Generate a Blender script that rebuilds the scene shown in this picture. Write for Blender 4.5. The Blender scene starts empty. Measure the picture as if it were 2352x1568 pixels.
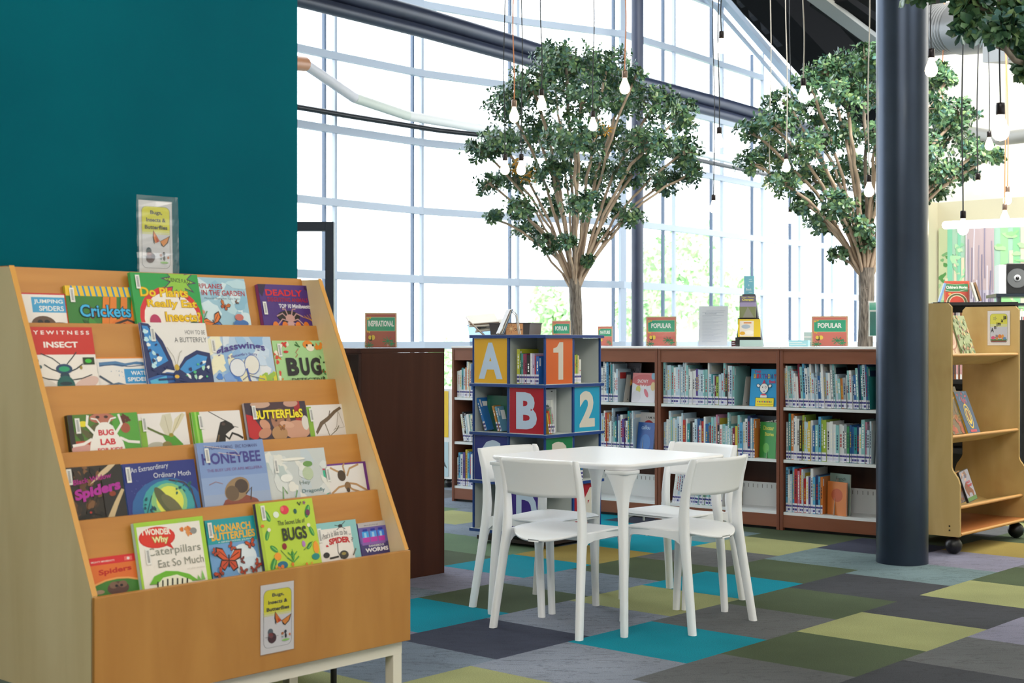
import bpy, math, random
from mathutils import Vector, Matrix, Quaternion
random.seed(11)
PI = math.pi
F, CX, CY, H = 3267.0, 1176.0, 784.0, 1.27          # lens in pixels of the 2352x1568 frame, eye height
sc = bpy.context.scene
COL = sc.collection

# ------------------------------------------------------------------ camera
cd = bpy.data.cameras.new('camera'); cam = bpy.data.objects.new('camera', cd); COL.objects.link(cam)
cam.location = (0, 0, H); cam.rotation_euler = (PI/2, 0, 0)
cd.sensor_width = 36; cd.lens = F/2352*36; cd.clip_start = .05; cd.clip_end = 300
cd.dof.use_dof = True; cd.dof.focus_distance = 7.6; cd.dof.aperture_fstop = 5.6
sc.camera = cam
# ------------------------------------------------------------------ world, added fill lights, exposure
w = bpy.data.worlds.new('world'); sc.world = w; w.use_nodes = True
bg = w.node_tree.nodes['Background']; bg.inputs[0].default_value = (.86, .935, 1, 1); bg.inputs[1].default_value = 5.4
def area(name, loc, target, sx, sy, power, col=(1, 1, 1)):
    l = bpy.data.lights.new(name, 'AREA'); l.shape = 'RECTANGLE'; l.size = sx; l.size_y = sy; l.energy = power; l.color = col
    o = bpy.data.objects.new(name, l); COL.objects.link(o); o.location = loc
    o.rotation_euler = (Vector(target)-Vector(loc)).to_track_quat('-Z', 'Y').to_euler(); return o
area('unseen_fill', (-.5, -1.5, 5.6), (-.6, 5, .6), 5, 3, 300, (1, .93, .84))  # unseen fill behind the viewer, added to brighten the rack front
area('unseen_fill', (5.5, 3.5, 5.5), (3.5, 8, .8), 3, 3, 100, (1, .95, .88))  # second unseen fill, added to lift the right half of the room
area('unseen_fill', (5.2, 9.0, 6.0), (7.6, 12.5, 3.2), 4, 3, 900, (1, .97, .90))  # out-of-view fill, added to whiten the upper wall on the right
area('unseen_fill', (3.9, 9.6, 4.4), (6.0, 12.0, 1.6), 2.4, 1.2, 110, (1, .97, .90))  # out-of-view fill, added to brighten the mural wall
sc.view_settings.view_transform = 'Standard'; sc.view_settings.look = 'None'
sc.view_settings.gamma = 1; sc.view_settings.use_curve_mapping = False; sc.view_settings.exposure = 0.0
sc.cycles.max_bounces = 8; sc.cycles.diffuse_bounces = 4; sc.cycles.transparent_max_bounces = 24; sc.cycles.use_denoising = True
sc.cycles.sample_clamp_indirect = 6

# ------------------------------------------------------------------ helpers
def at(px, py, Z):                       # pixel + depth -> point
    return Vector(((px-CX)/F*Z, Z, H-(py-CY)/F*Z))
def ground(px, py):
    Z = F*H/(py-CY); return Vector(((px-CX)/F*Z, Z, 0))
def lin(c):
    return c/12.92 if c <= .04045 else ((c+.055)/1.055)**2.4
def rgb(h):
    h = h.lstrip('#'); return tuple(lin(int(h[i:i+2], 16)/255) for i in (0, 2, 4))
_m = {}
def mat(h, rough=.55, spec=.5, metal=0, emis=0, coat=0):
    k = (h, rough, spec, metal, emis, coat)
    if k in _m: return _m[k]
    m = bpy.data.materials.new('paint_'+h); m.use_nodes = True
    b = m.node_tree.nodes['Principled BSDF']; c = rgb(h)
    b.inputs['Base Color'].default_value = (*c, 1); b.inputs['Roughness'].default_value = rough
    b.inputs['Specular IOR Level'].default_value = spec; b.inputs['Metallic'].default_value = metal
    b.inputs['Coat Weight'].default_value = coat
    if emis: b.inputs['Emission Color'].default_value = (*c, 1); b.inputs['Emission Strength'].default_value = emis
    _m[k] = m; return m
def nodes(m):
    m.use_nodes = True; nt = m.node_tree; return nt, nt.nodes['Principled BSDF'], (lambda a, b: nt.links.new(a, b))
def wood(name, c1, c2, scale=(2, 2, 30), rough=.45, c3=None, coat=0, detail=6):
    m = bpy.data.materials.new(name); nt, b, L = nodes(m)
    tc = nt.nodes.new('ShaderNodeTexCoord'); mp = nt.nodes.new('ShaderNodeMapping'); mp.inputs['Scale'].default_value = scale
    n = nt.nodes.new('ShaderNodeTexNoise'); n.inputs['Scale'].default_value = 1; n.inputs['Detail'].default_value = detail
    n.inputs['Distortion'].default_value = .6
    r = nt.nodes.new('ShaderNodeValToRGB'); r.color_ramp.elements[0].position = .3; r.color_ramp.elements[1].position = .7
    r.color_ramp.elements[0].color = (*rgb(c1), 1); r.color_ramp.elements[1].color = (*rgb(c2), 1)
    L(tc.outputs['Object'], mp.inputs[0]); L(mp.outputs[0], n.inputs['Vector']); L(n.outputs[0], r.inputs[0]); out = r.outputs[0]
    if c3:
        n2 = nt.nodes.new('ShaderNodeTexNoise'); n2.inputs['Scale'].default_value = 3.2; n2.inputs['Detail'].default_value = 3
        r2 = nt.nodes.new('ShaderNodeValToRGB'); r2.color_ramp.elements[0].position = .52; r2.color_ramp.elements[1].position = .75
        mx = nt.nodes.new('ShaderNodeMix'); mx.data_type = 'RGBA'; mx.inputs[7].default_value = (*rgb(c3), 1)
        L(tc.outputs['Object'], n2.inputs['Vector']); L(n2.outputs[0], r2.inputs[0])
        r2.color_ramp.elements[0].color = (0, 0, 0, 1); r2.color_ramp.elements[1].color = (.55, .55, .55, 1)
        L(r2.outputs[0], mx.inputs[0]); L(out, mx.inputs[6]); out = mx.outputs[2]
    L(out, b.inputs['Base Color']); b.inputs['Roughness'].default_value = rough; b.inputs['Coat Weight'].default_value = coat
    bp = nt.nodes.new('ShaderNodeBump'); bp.inputs['Strength'].default_value = .06; L(n.outputs[0], bp.inputs['Height']); L(bp.outputs[0], b.inputs['Normal'])
    return m
def noisy(name, c1, c2, scale, rough=.6, bump=.0, bscale=None, metal=0):
    m = bpy.data.materials.new(name); nt, b, L = nodes(m)
    tc = nt.nodes.new('ShaderNodeTexCoord'); n = nt.nodes.new('ShaderNodeTexNoise'); n.inputs['Scale'].default_value = scale; n.inputs['Detail'].default_value = 5
    r = nt.nodes.new('ShaderNodeValToRGB'); r.color_ramp.elements[0].position = .35; r.color_ramp.elements[1].position = .65
    r.color_ramp.elements[0].color = (*rgb(c1), 1); r.color_ramp.elements[1].color = (*rgb(c2), 1)
    L(tc.outputs['Object'], n.inputs['Vector']); L(n.outputs[0], r.inputs[0]); L(r.outputs[0], b.inputs['Base Color'])
    b.inputs['Roughness'].default_value = rough; b.inputs['Metallic'].default_value = metal
    if bump:
        n2 = nt.nodes.new('ShaderNodeTexNoise'); n2.inputs['Scale'].default_value = bscale or scale*6; bp = nt.nodes.new('ShaderNodeBump'); bp.inputs['Strength'].default_value = bump
        L(tc.outputs['Object'], n2.inputs['Vector']); L(n2.outputs[0], bp.inputs['Height']); L(bp.outputs[0], b.inputs['Normal'])
    return m
def glassy(name, tint=(1, 1, 1), gloss=.07, rough=.03):
    m = bpy.data.materials.new(name); m.use_nodes = True; nt = m.node_tree; nt.nodes.clear()
    o = nt.nodes.new('ShaderNodeOutputMaterial'); t = nt.nodes.new('ShaderNodeBsdfTransparent'); g = nt.nodes.new('ShaderNodeBsdfGlossy')
    t.inputs[0].default_value = (*tint, 1); g.inputs['Roughness'].default_value = rough
    mx = nt.nodes.new('ShaderNodeMixShader'); mx.inputs[0].default_value = gloss
    nt.links.new(t.outputs[0], mx.inputs[1]); nt.links.new(g.outputs[0], mx.inputs[2]); nt.links.new(mx.outputs[0], o.inputs[0]); return m

class MB:
    def __init__(s): s.v = []; s.f = []; s.mi = []; s.mats = []; s.sm = []
    def slot(s, m):
        if m not in s.mats: s.mats.append(m)
        return s.mats.index(m)
    def add(s, vs, fs, m, smooth=False):
        o = len(s.v); s.v += [tuple(v) for v in vs]; k = s.slot(m)
        for f in fs: s.f.append(tuple(i+o for i in f)); s.mi.append(k); s.sm.append(smooth)
        return s
    def box(s, a, b, m, M=None):
        x0, y0, z0 = a; x1, y1, z1 = b
        vs = [Vector(p) for p in ((x0,y0,z0),(x1,y0,z0),(x1,y1,z0),(x0,y1,z0),(x0,y0,z1),(x1,y0,z1),(x1,y1,z1),(x0,y1,z1))]
        if M: vs = [M @ v for v in vs]
        return s.add(vs, [(3,2,1,0),(4,5,6,7),(0,1,5,4),(1,2,6,5),(2,3,7,6),(3,0,4,7)], m)
    def prism(s, poly, d0, d1, m, axis='y', M=None):   # poly in the plane across the axis, extruded d0..d1
        n = len(poly)
        def P(p, d): 
            v = Vector((p[0], d, p[1]) if axis == 'y' else ((d, p[0], p[1]) if axis == 'x' else (p[0], p[1], d)))
            return M @ v if M else v
        vs = [P(p, d0) for p in poly]+[P(p, d1) for p in poly]
        return s.add(vs, [tuple(range(n)), tuple(range(2*n-1, n-1, -1))]+[(i, (i+1) % n, n+(i+1) % n, n+i) for i in range(n)], m)
    def tube(s, pts, rad, m, n=12, cap=True, ell=None):
        pts = [Vector(p) for p in pts]; N = len(pts)
        if not hasattr(rad, '__len__'): rad = [rad]*N
        vs = []; up = None
        for i, p in enumerate(pts):
            d = (pts[min(i+1, N-1)]-pts[max(i-1, 0)]).normalized()
            if up is None:
                up = Vector((0, 0, 1)) if abs(d.z) < .9 else Vector((1, 0, 0))
            x = d.cross(up).normalized(); y = x.cross(d).normalized(); up = y
            r = rad[i]; rx, ry = r if hasattr(r, '__len__') else (r, r)
            for k in range(n):
                a = 2*PI*k/n; vs.append(p+x*(math.cos(a)*rx)+y*(math.sin(a)*ry))
        fs = [(i*n+k, i*n+(k+1) % n, (i+1)*n+(k+1) % n, (i+1)*n+k) for i in range(N-1) for k in range(n)]
        s.add(vs, fs, m, True)
        if cap: s.add(vs[:n], [tuple(range(n-1, -1, -1))], m); s.add(vs[-n:], [tuple(range(n))], m)
        return s
    def loft(s, rings, m, smooth=True, cap=True):
        n = len(rings[0]); vs = [v for r in rings for v in r]
        fs = [(i*n+k, i*n+(k+1) % n, (i+1)*n+(k+1) % n, (i+1)*n+k) for i in range(len(rings)-1) for k in range(n)]
        s.add(vs, fs, m, smooth)
        if cap: s.add(rings[0], [tuple(range(n-1, -1, -1))], m); s.add(rings[-1], [tuple(range(n))], m)
        return s
    def lathe(s, prof, m, c=(0, 0, 0), n=20):
        return s.loft([[(c[0]+r*math.cos(2*PI*k/n), c[1]+r*math.sin(2*PI*k/n), c[2]+z) for k in range(n)] for r, z in prof], m)
    def ball(s, c, r, m, n=16):
        return s.lathe([(max(.0005, r*math.sin(PI*i/10)), -r*math.cos(PI*i/10)) for i in range(11)], m, c, n)
    def build(s, name, parent=None, bevel=0, seg=2):
        me = bpy.data.meshes.new(name); me.from_pydata(s.v, [], s.f)
        for m in s.mats: me.materials.append(m)
        me.polygons.foreach_set('material_index', s.mi); me.polygons.foreach_set('use_smooth', s.sm); me.update()
        o = bpy.data.objects.new(name, me); COL.objects.link(o)
        if parent is not None: o.parent = parent
        if bevel:
            b = o.modifiers.new('bevel', 'BEVEL'); b.width = bevel; b.segments = seg; b.limit_method = 'ANGLE'
        return o
def tag(o, label, cat, group=None, kind=None):
    o['label'] = label; o['category'] = cat
    if group: o['group'] = group
    if kind: o['kind'] = kind
    return o
def thing(name, label, cat, loc=(0, 0, 0), rot=(0, 0, 0), group=None):
    o = bpy.data.objects.new(name, None); COL.objects.link(o); o.empty_display_size = .1
    o.location = loc; o.rotation_euler = rot if hasattr(rot, '__len__') else (0, 0, rot)
    return tag(o, label, cat, group)
def struct(o): o['kind'] = 'structure'; return o
def dup(root, loc, rot, label):
    def cp(o, par):
        c = o.copy(); COL.objects.link(c)
        if par is not None: c.parent = par
        for ch in [q for q in o.children]: cp(ch, c)
        return c
    r = cp(root, None); r.location = loc; r.rotation_euler = rot if hasattr(rot, '__len__') else (0, 0, rot); r['label'] = label; return r

# ---- flat artwork on a board: x to the right, z up, the front faces -y
_txt = {}
def glyphs(s, bold=.0):
    k = (s, bold)
    if k not in _txt:
        c = bpy.data.curves.new('t', 'FONT'); c.body = s; c.offset = bold; c.resolution_u = 3; c.align_x = 'CENTER'; c.space_line = .95
        o = bpy.data.objects.new('t', c); me = o.to_mesh()
        vs = [(v.co.x, v.co.y) for v in me.vertices]; fs = [tuple(p.vertices) for p in me.polygons]
        o.to_mesh_clear(); bpy.data.objects.remove(o); bpy.data.curves.remove(c)
        x0 = min(v[0] for v in vs); x1 = max(v[0] for v in vs); y0 = min(v[1] for v in vs); y1 = max(v[1] for v in vs)
        _txt[k] = ([((x-x0)/(x1-x0), (y-y0)/(y1-y0)) for x, y in vs], fs)
    return _txt[k]
def clip(pts, y1):
    for ax, lim, sg in ((0, 0, 1), (0, 1, -1), (1, 0, 1), (1, y1, -1)):
        out = []
        for i, p in enumerate(pts):
            q = pts[i-1]; dp = sg*(p[ax]-lim); dq = sg*(q[ax]-lim)
            if (dp >= 0) != (dq >= 0):
                t = dq/(dq-dp); out.append((q[0]+(p[0]-q[0])*t, q[1]+(p[1]-q[1])*t))
            if dp >= 0: out.append(p)
        pts = out
        if len(pts) < 3: return []
    return pts
class Art:
    """x 0..1 across the board, y 0..1 downwards over the visible height"""
    def __init__(s, w, h, top, off0=.0004, rough=.4):
        s.w = w; s.h = h; s.top = top; s.o = off0; s.a = MB(); s.t = []; s.ty = -9; s.r = rough; s.clip = True
    def P(s, x, y): return (x*s.w, -s.o, s.top-y*s.h)
    def nx(s): s.o += .00007
    def poly(s, pts, c):
        s.nx(); pts = clip(list(pts), max(1, s.top/s.h)) if s.clip else pts
        if pts: s.a.add([s.P(*p) for p in pts], [tuple(range(len(pts)))], mat(c, s.r))
        return s
    def rect(s, x0, y0, x1, y1, c): return s.poly([(x0, y0), (x1, y0), (x1, y1), (x0, y1)], c)
    def ell(s, cx, cy, rx, ry, c, rot=0, n=20, wob=0):
        k = s.w/s.h; pts = []
        for i in range(n):
            a = 2*PI*i/n; q = 1+wob*(math.sin(3*a+cx*20)+math.sin(5*a+cy*30))/2
            ex = rx*q*math.cos(a); ey = ry*q*math.sin(a)
            X = ex*math.cos(rot)*1-ey*math.sin(rot)/k; Y = ex*math.sin(rot)*k+ey*math.cos(rot)
            pts.append((cx+X, cy+Y))
        return s.poly(pts, c)
    def line(s, pts, wd, c):
        s.nx(); k = s.w/s.h; P = [Vector((p[0], p[1]/k)) for p in pts]; vs = []
        for i, p in enumerate(P):
            d = (P[min(i+1, len(P)-1)]-P[max(i-1, 0)]).normalized(); nn = Vector((-d.y, d.x)); vs.append((p+nn*wd/2, p-nn*wd/2))
        for i in range(len(P)-1):
            q = [(v[0], v[1]*k) for v in (vs[i][0], vs[i][1], vs[i+1][1], vs[i+1][0])]; q = clip(q, max(1, s.top/s.h)) if s.clip else q
            if q: s.a.add([s.P(*p) for p in q], [tuple(range(len(q)))], mat(c, s.r))
        return s
    def blot(s, n, x0, y0, x1, y1, cols, r0, r1, seed=1):
        R = random.Random(seed)
        for i in range(n):
            s.ell(R.uniform(x0, x1), R.uniform(y0, y1), R.uniform(r0, r1), R.uniform(r0, r1), R.choice(cols), R.uniform(0, 3), 12, .25)
        return s
    def star(s, cx, cy, r0, r1, n, c, rot=0):
        k = s.w/s.h
        return s.poly([(cx+(r0 if i % 2 else r1)*math.cos(rot+PI*i/n), cy+(r0 if i % 2 else r1)*math.sin(rot+PI*i/n)*k) for i in range(2*n)], c)
    def text(s, t, x0, y0, x1, y1, c, bold=.015, slant=0, arc=0):
        s.nx(); s.nx(); vs, fs = glyphs(t, bold); k = mat(c, .5)
        if not s.t or abs((y0+y1)/2-s.ty) > .16: s.t.append(MB())
        s.ty = (y0+y1)/2
        s.t[-1].add([s.P(x0+(x1-x0)*u+slant*0, y1-(y1-y0)*v+slant*(u-.5)-arc*(1-(2*u-1)**2)) for u, v in vs], fs, k); s.nx(); return s
    def build(s, parent, an='cover_art', tn='lettering'):
        if s.a.f: s.a.build(an, parent)
        for q in s.t: q.build(tn, parent)

TH = math.radians(41.8)
U = Vector((math.sin(TH), math.cos(TH), 0)); V = Vector((-math.cos(TH), math.sin(TH), 0))
RU = PI/2-TH                          # heading of the building grid
def G(u, v, z=0): return U*u+V*v+Vector((0, 0, z))

# ------------------------------------------------------------------ materials
M_teal = noisy('teal_wall_paint', '#005a68', '#00626f', 1.3, .7, .05, 260)
M_teal.node_tree.nodes['Principled BSDF'].inputs['Specular IOR Level'].default_value = .06
M_orange = wood('honey_veneer', '#b97b36', '#c78a41', (1.5, 8, 14), .42)
M_orangeV = wood('honey_veneer_upright', '#b37a38', '#c28a44', (9, 8, 1.6), .42)
M_maple = wood('pale_maple', '#ddc593', '#ecd6a8', (7, 7, 1.2), .45)
M_edge = mat('#d69a44', .4)
M_birch = wood('birch_ply', '#bb9e62', '#d0b47c', (5, 5, 1.5), .38, '#a67f48')
M_birchedge = mat('#c69355', .4)
M_cherry = wood('cherry_veneer', '#7d4a36', '#8f5a44', (1.2, 6, 10), .38)
M_cherryV = wood('cherry_veneer_upright', '#6f4030', '#84503c', (12, 12, 1.0), .38)
M_cherrydark = wood('cherry_back_panel', '#3e211a', '#4a2a20', (12, 12, 1), .5)
M_walnut = wood('walnut_end_panel', '#3a1e16', '#47281d', (10, 10, .8), .5); M_walnut.node_tree.nodes['Principled BSDF'].inputs['Specular IOR Level'].default_value = .15
M_lam = mat('#f6f6f9', .30, .5)
M_shelf = mat('#e8edf2', .3)
M_white = mat('#eef1f6', .35, .5)
M_chair = mat('#f4f6fa', .42, .5)
M_steel = noisy('column_paint', '#333d4d', '#374253', 3, .33, .02, 300, .7)
M_steel2 = noisy('ring_beam_paint', '#262d42', '#2b334a', 3, .42)
M_black = mat('#16171a', .35)
M_alu = mat('#aab5c3', .4)
M_aludark = mat('#3d5068', .35)
M_white_metal = mat('#e6dfd2', .35)
M_page = mat('#e9e6df', .8)
M_plate = mat('#b9b7b2', .4, .5, .2)
M_navy = mat('#173f86', .4)
M_cell = mat('#c3cbc9', .5)
M_cord = mat('#2c3036', .6); M_copper = mat('#d98a5a', .5); M_cordw = mat('#b9b3aa', .6)
M_socket = mat('#2a2426', .3, .5, .5)
M_glow = mat('#ffe9c4', .4, .5, 0, 14)
M_tube = mat('#ffffff', .4, .5, 0, 6)
M_acrylic = glassy('clear_acrylic', (.97, .98, .99), .05, .05)
M_glass = glassy('window_glass', (.99, 1, 1), .04, .02)
M_sleeve = glassy('plastic_sleeve', (.99, .99, .99), .05, .1)
M_wrinkle = glassy('crinkled_sleeve', (.95, .97, .97), .16, .15)

# ------------------------------------------------------------------ floor: carpet tiles
def carpet_mat():
    m = bpy.data.materials.new('carpet_tiles'); nt, b, L = nodes(m); N = nt.nodes.new
    at_ = N('ShaderNodeAttribute'); at_.attribute_name = 'tile'
    tc = N('ShaderNodeTexCoord')
    n1 = N('ShaderNodeTexNoise'); n1.inputs['Scale'].default_value = 260; n1.inputs['Detail'].default_value = 2
    n2 = N('ShaderNodeTexNoise'); n2.inputs['Scale'].default_value = 1.4; n2.inputs['Detail'].default_value = 4
    # creased lines on the grey tiles (alpha of the attribute says how strongly)
    mp = N('ShaderNodeMapping'); mp.inputs['Rotation'].default_value = (0, 0, -RU); mp.inputs['Scale'].default_value = (2.2, 11, 1)
    mp.inputs['Rotation'].default_value = (0, 0, -.75)
    n3 = N('ShaderNodeTexNoise'); n3.inputs['Scale'].default_value = 1.5; n3.inputs['Detail'].default_value = 7; n3.inputs['Roughness'].default_value = .62; n3.inputs['Distortion'].default_value = .5
    r3 = N('ShaderNodeValToRGB'); e = r3.color_ramp.elements; e[0].position = .485; e[0].color = (0, 0, 0, 1); e[1].position = .5; e[1].color = (1, 1, 1, 1)
    q = r3.color_ramp.elements.new(.515); q.color = (0, 0, 0, 1)
    for n in (n1, n2): L(tc.outputs['Object'], n.inputs['Vector'])
    L(tc.outputs['Object'], mp.inputs[0]); L(mp.outputs[0], n3.inputs['Vector']); L(n3.outputs[0], r3.inputs[0])
    def rng(src, a, bb):
        k = N('ShaderNodeMapRange'); k.inputs[1].default_value = .3; k.inputs[2].default_value = .7; k.inputs[3].default_value = a; k.inputs[4].default_value = bb; L(src, k.inputs[0]); return k.outputs[0]
    def mul(a, c):
        k = N('ShaderNodeMath'); k.operation = 'MULTIPLY'; L(a, k.inputs[0])
        if hasattr(c, 'links'): L(c, k.inputs[1])
        else: k.inputs[1].default_value = c
        return k.outputs[0]
    cr = mul(mul(r3.outputs[0], at_.outputs['Alpha']), .55)
    inv = N('ShaderNodeMath'); inv.operation = 'SUBTRACT'; inv.inputs[0].default_value = 1; L(cr, inv.inputs[1])
    f = mul(mul(rng(n1.outputs[0], .72, 1.28), rng(n2.outputs[0], .80, 1.18)), inv.outputs[0])
    vm = N('ShaderNodeVectorMath'); vm.operation = 'SCALE'; L(at_.outputs['Color'], vm.inputs[0]); L(f, vm.inputs['Scale'])
    L(vm.outputs[0], b.inputs['Base Color']); b.inputs['Roughness'].default_value = .95; b.inputs['Specular IOR Level'].default_value = .15
    bp = N('ShaderNodeBump'); bp.inputs['Strength'].default_value = .25; bp.inputs['Distance'].default_value = .004; L(n1.outputs[0], bp.inputs['Height']); L(bp.outputs[0], b.inputs['Normal'])
    return m
CC = {'T': ('#007f93', 0), 'Y': ('#8f9265', 0), 'O': ('#8d7d45', 0), 'G': ('#47533e', 0), 'N': ('#3b3f50', .5), 'g': ('#7d8391', 1), 'b': ('#6d7886', 1),
      't': ('#5d5f62', .7), 'L': ('#7d7c8f', .9), 'S': ('#5d7459', 0), 'D': ('#3e4046', .6), 'B': ('#687b80', .9)}
tile_plan = {   # strip: (v low, first u, colours going away)
    -2: (1.40, 3.35, 'gtGbDYtgN'), -1: (2.01, 3.48, 'gGDtLGYtb'), 0: (2.62, 3.69, 'gtGYDYGtG'), 1: (3.235, 3.45, 'YgTtGDBLOGTb'), 2: (3.85, 3.60, 'bNgYTGBNGtY'),
    3: (4.455, 3.16, 'gLTGbGtYGBG'), 4: (5.06, 3.95, 'YbLTOTBGtYG'), 5: (5.67, 4.40, 'GbGSbTNGBbG'), 6: (6.28, 5.55, 'bSbYTGNG'), 7: (6.89, 5.9, 'SbYbSbGT'), 8: (7.50, 6.0, 'bYSbbGYN')}
fv = []; ff = []; fc = []
R = random.Random(5)
for st in range(-14, 40):
    v0 = 2.62+st*.6075; u0, seq = (tile_plan[st][1], tile_plan[st][2]) if st in tile_plan else (R.uniform(0, .6)+3, '')
    k0 = -14
    for k in range(k0, 40):
        a = u0+k*.5965; c = seq[k] if 0 <= k < len(seq) else R.choice('TYGNgbtSDBGgb')
        if v0 > 8.2 and a < 2: continue
        i = len(fv); fv += [G(a, v0)[:], G(a+.5965, v0)[:], G(a+.5965, v0+.6075)[:], G(a, v0+.6075)[:]]; ff.append((i, i+1, i+2, i+3)); fc.append(c)
me = bpy.data.meshes.new('floor'); me.from_pydata(fv, [], ff)
ca = me.color_attributes.new('tile', 'FLOAT_COLOR', 'CORNER')
for p, c in zip(me.polygons, fc):
    h, al = CC[c]; col = (*rgb(h), al)
    for li in p.loop_indices: ca.data[li].color = col
me.materials.append(carpet_mat()); fo = bpy.data.objects.new('floor', me); COL.objects.link(fo); struct(fo)
# turn the seams a hair to follow the camera measurements
fo.rotation_euler = (0, 0, 0)
# ------------------------------------------------------------------ teal wall (a deep pier whose end closes behind the display rack)
b = MB(); a0 = G(-4.0, 4.27); a1 = G(3.535, 4.27); a2 = G(3.435, 4.47); a3 = G(-4.0, 4.47)
b.prism([(p.x, p.y) for p in (a0, a1, a2, a3)], 0, 6.5, M_teal, 'z'); struct(b.build('wall_left'))

# ------------------------------------------------------------------ the rest of the room shell (behind and beside the viewer)
M_shell = mat('#cfc8ba', .8)
def slab(name, pts, z0, z1, m):
    b = MB(); b.prism([tuple(G(*p)[:2]) for p in pts], z0, z1, m, 'z'); return struct(b.build(name))
slab('wall_front', [(-4.2, -8), (-4.0, -8), (-4.0, 4.26), (-4.2, 4.26)], 0, 6.5, M_shell)
slab('wall_side', [(-4.2, -8.2), (12.6, -8.2), (12.6, -8.0), (-4.2, -8.0)], 0, 11, M_shell)
slab('wall_end', [(2.9, 4.48), (3.1, 4.48), (3.1, 13.2), (2.9, 13.2)], 0, 11, M_shell)
slab('wall_far', [(12.56, -8), (12.7, -8), (12.7, -2.01), (12.56, -2.01)], 0, 11, M_shell)
slab('ceiling', [(-4.2, -8.2), (11, -8.2), (11, 8.5), (-4.2, 8.5)], 6.55, 6.7, mat('#d9d5cc', .8))
# ------------------------------------------------------------------ curved curtain wall
WP = [(-7.0, 10.2), (-6.35, 11.1), (-5.6, 12.2), (-4.75, 13.5), (-3.95, 14.8), (-3.07, 16.05), (-2.14, 17.2), (-1.16, 18.32), (.075, 19.27), (1.564, 20.1), (2.41, 21.15), (3.30, 22.34), (4.13, 23.45), (4.95, 24.45), (5.70, 25.3), (6.5, 26.2), (7.4, 27.1), (8.4, 28.0)]
TZ = [.0, .55, 1.235, 2.07, 2.95, 3.83, 4.72, 5.61, 6.5, 7.4, 8.3, 9.2]
PLN = [Vector((x, y, 0)) for x, y in WP]
def roof_z(x, y):
    u = x*U.x+y*U.y; v = x*V.x+y*V.y
    return 6.64-.42*(u-18.92)-.14*(v-12.44)
win = struct(bpy.data.objects.new('window_1', None)); COL.objects.link(win)
def nrm(i):
    d = (PLN[min(i+1, len(PLN)-1)]-PLN[max(i-1, 0)]).normalized(); return Vector((-d.y, d.x, 0)), d
for i, p in enumerate(PLN):
    n, d = nrm(i); hw = .055 if i == 9 else .022
    top = min(10.2, roof_z(p.x, p.y)-.05)
    b = MB()
    b.prism([tuple((p+d*sx*hw+n*sy)[:2]) for sx, sy in ((-1, -.02), (1, -.02), (1, .03), (-1, .03))], 0, top, M_alu, 'z')
    b.prism([tuple((p+d*sx*.016+n*sy)[:2]) for sx, sy in ((-1, .17), (1, .17), (1, .22), (-1, .22))], 0, top, M_aludark, 'z')
    b.build('mullion', win)
def ribbon(mb, z0, z1, d0, d1, m, clip=None, i0=0, i1=None):
    rings = []
    for i, p in enumerate(PLN):
        if i < i0 or (i1 is not None and i > i1): continue
        n, d = nrm(i)
        if clip and z1 > roof_z(p.x, p.y): break
        rings.append([tuple(p+n*d0+Vector((0, 0, z0))), tuple(p+n*d1+Vector((0, 0, z0))), tuple(p+n*d1+Vector((0, 0, z1))), tuple(p+n*d0+Vector((0, 0, z1)))])
    if len(rings) > 1: mb.loft(rings, m, False)
for k, z in enumerate(TZ):
    b = MB(); hh = .045 if k != 3 else .05
    if k == 0: ribbon(b, 0, .12, -.05, .2, M_alu)
    elif k == 2: ribbon(b, 1.17, 1.27, -.06, .1, M_alu)
    else:
        ribbon(b, z-hh, z+hh, -.035, .035, M_alu, True)
    b.build('transom', win)
b = MB()
for i in range(len(PLN)-1):
    p, q = PLN[i], PLN[i+1]; n, _ = nrm(i); m_, _ = nrm(i+1); p = p+n*.10; q = q+m_*.10
    b.add([tuple(p), tuple(q), (q.x, q.y, min(10.2, roof_z(q.x, q.y))), (p.x, p.y, min(10.2, roof_z(p.x, p.y)))], [(0, 1, 2, 3)], M_glass)
b.build('pane', win)
# sloped head member following the roof edge, with the second light strip above it
b = MB()
def bar(p, q, w_, h_, m, mb):
    p = Vector(p); q = Vector(q); d = (q-p).normalized(); s = d.cross(Vector((0, 0, 1))).normalized(); t = s.cross(d)
    vs = []
    for c in (p, q):
        for sx, sy in ((-1, -1), (1, -1), (1, 1), (-1, 1)): vs.append(c+s*sx*w_/2+t*sy*h_/2)
    mb.add(vs, [(3, 2, 1, 0), (4, 5, 6, 7), (0, 1, 5, 4), (1, 2, 6, 5), (2, 3, 7, 6), (3, 0, 4, 7)], m)
bar(at(1600, -75, 21.4), at(1845, 213, 24.3), .12, .10, M_alu, b)
bar(at(1620, -10, 21.6), at(1835, 236, 24.3), .05, .05, M_alu, b)
bar(at(1700, -25, 20.9), at(1858, 150, 23.2), .1, .10, M_alu, b)
bar(at(1728, -10, 21.2), at(1728, 70, 21.2), .06, .06, M_alu, b)
bar(at(1756, 10, 21.6), at(1756, 108, 21.6), .06, .06, M_alu, b)
b.build('head_member', win)
# black roller-blind rail
b = MB(); pts = []
for i, p in enumerate(PLN):
    n, d = nrm(i); pts.append(p-n*.32+Vector((0, 0, 3.955)))
b.tube(pts[2:16], .035, M_black, 8); tag(b.build('blind_rail'), 'thin black curved blind rail running across the tall curtain wall windows', 'rail')

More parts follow.
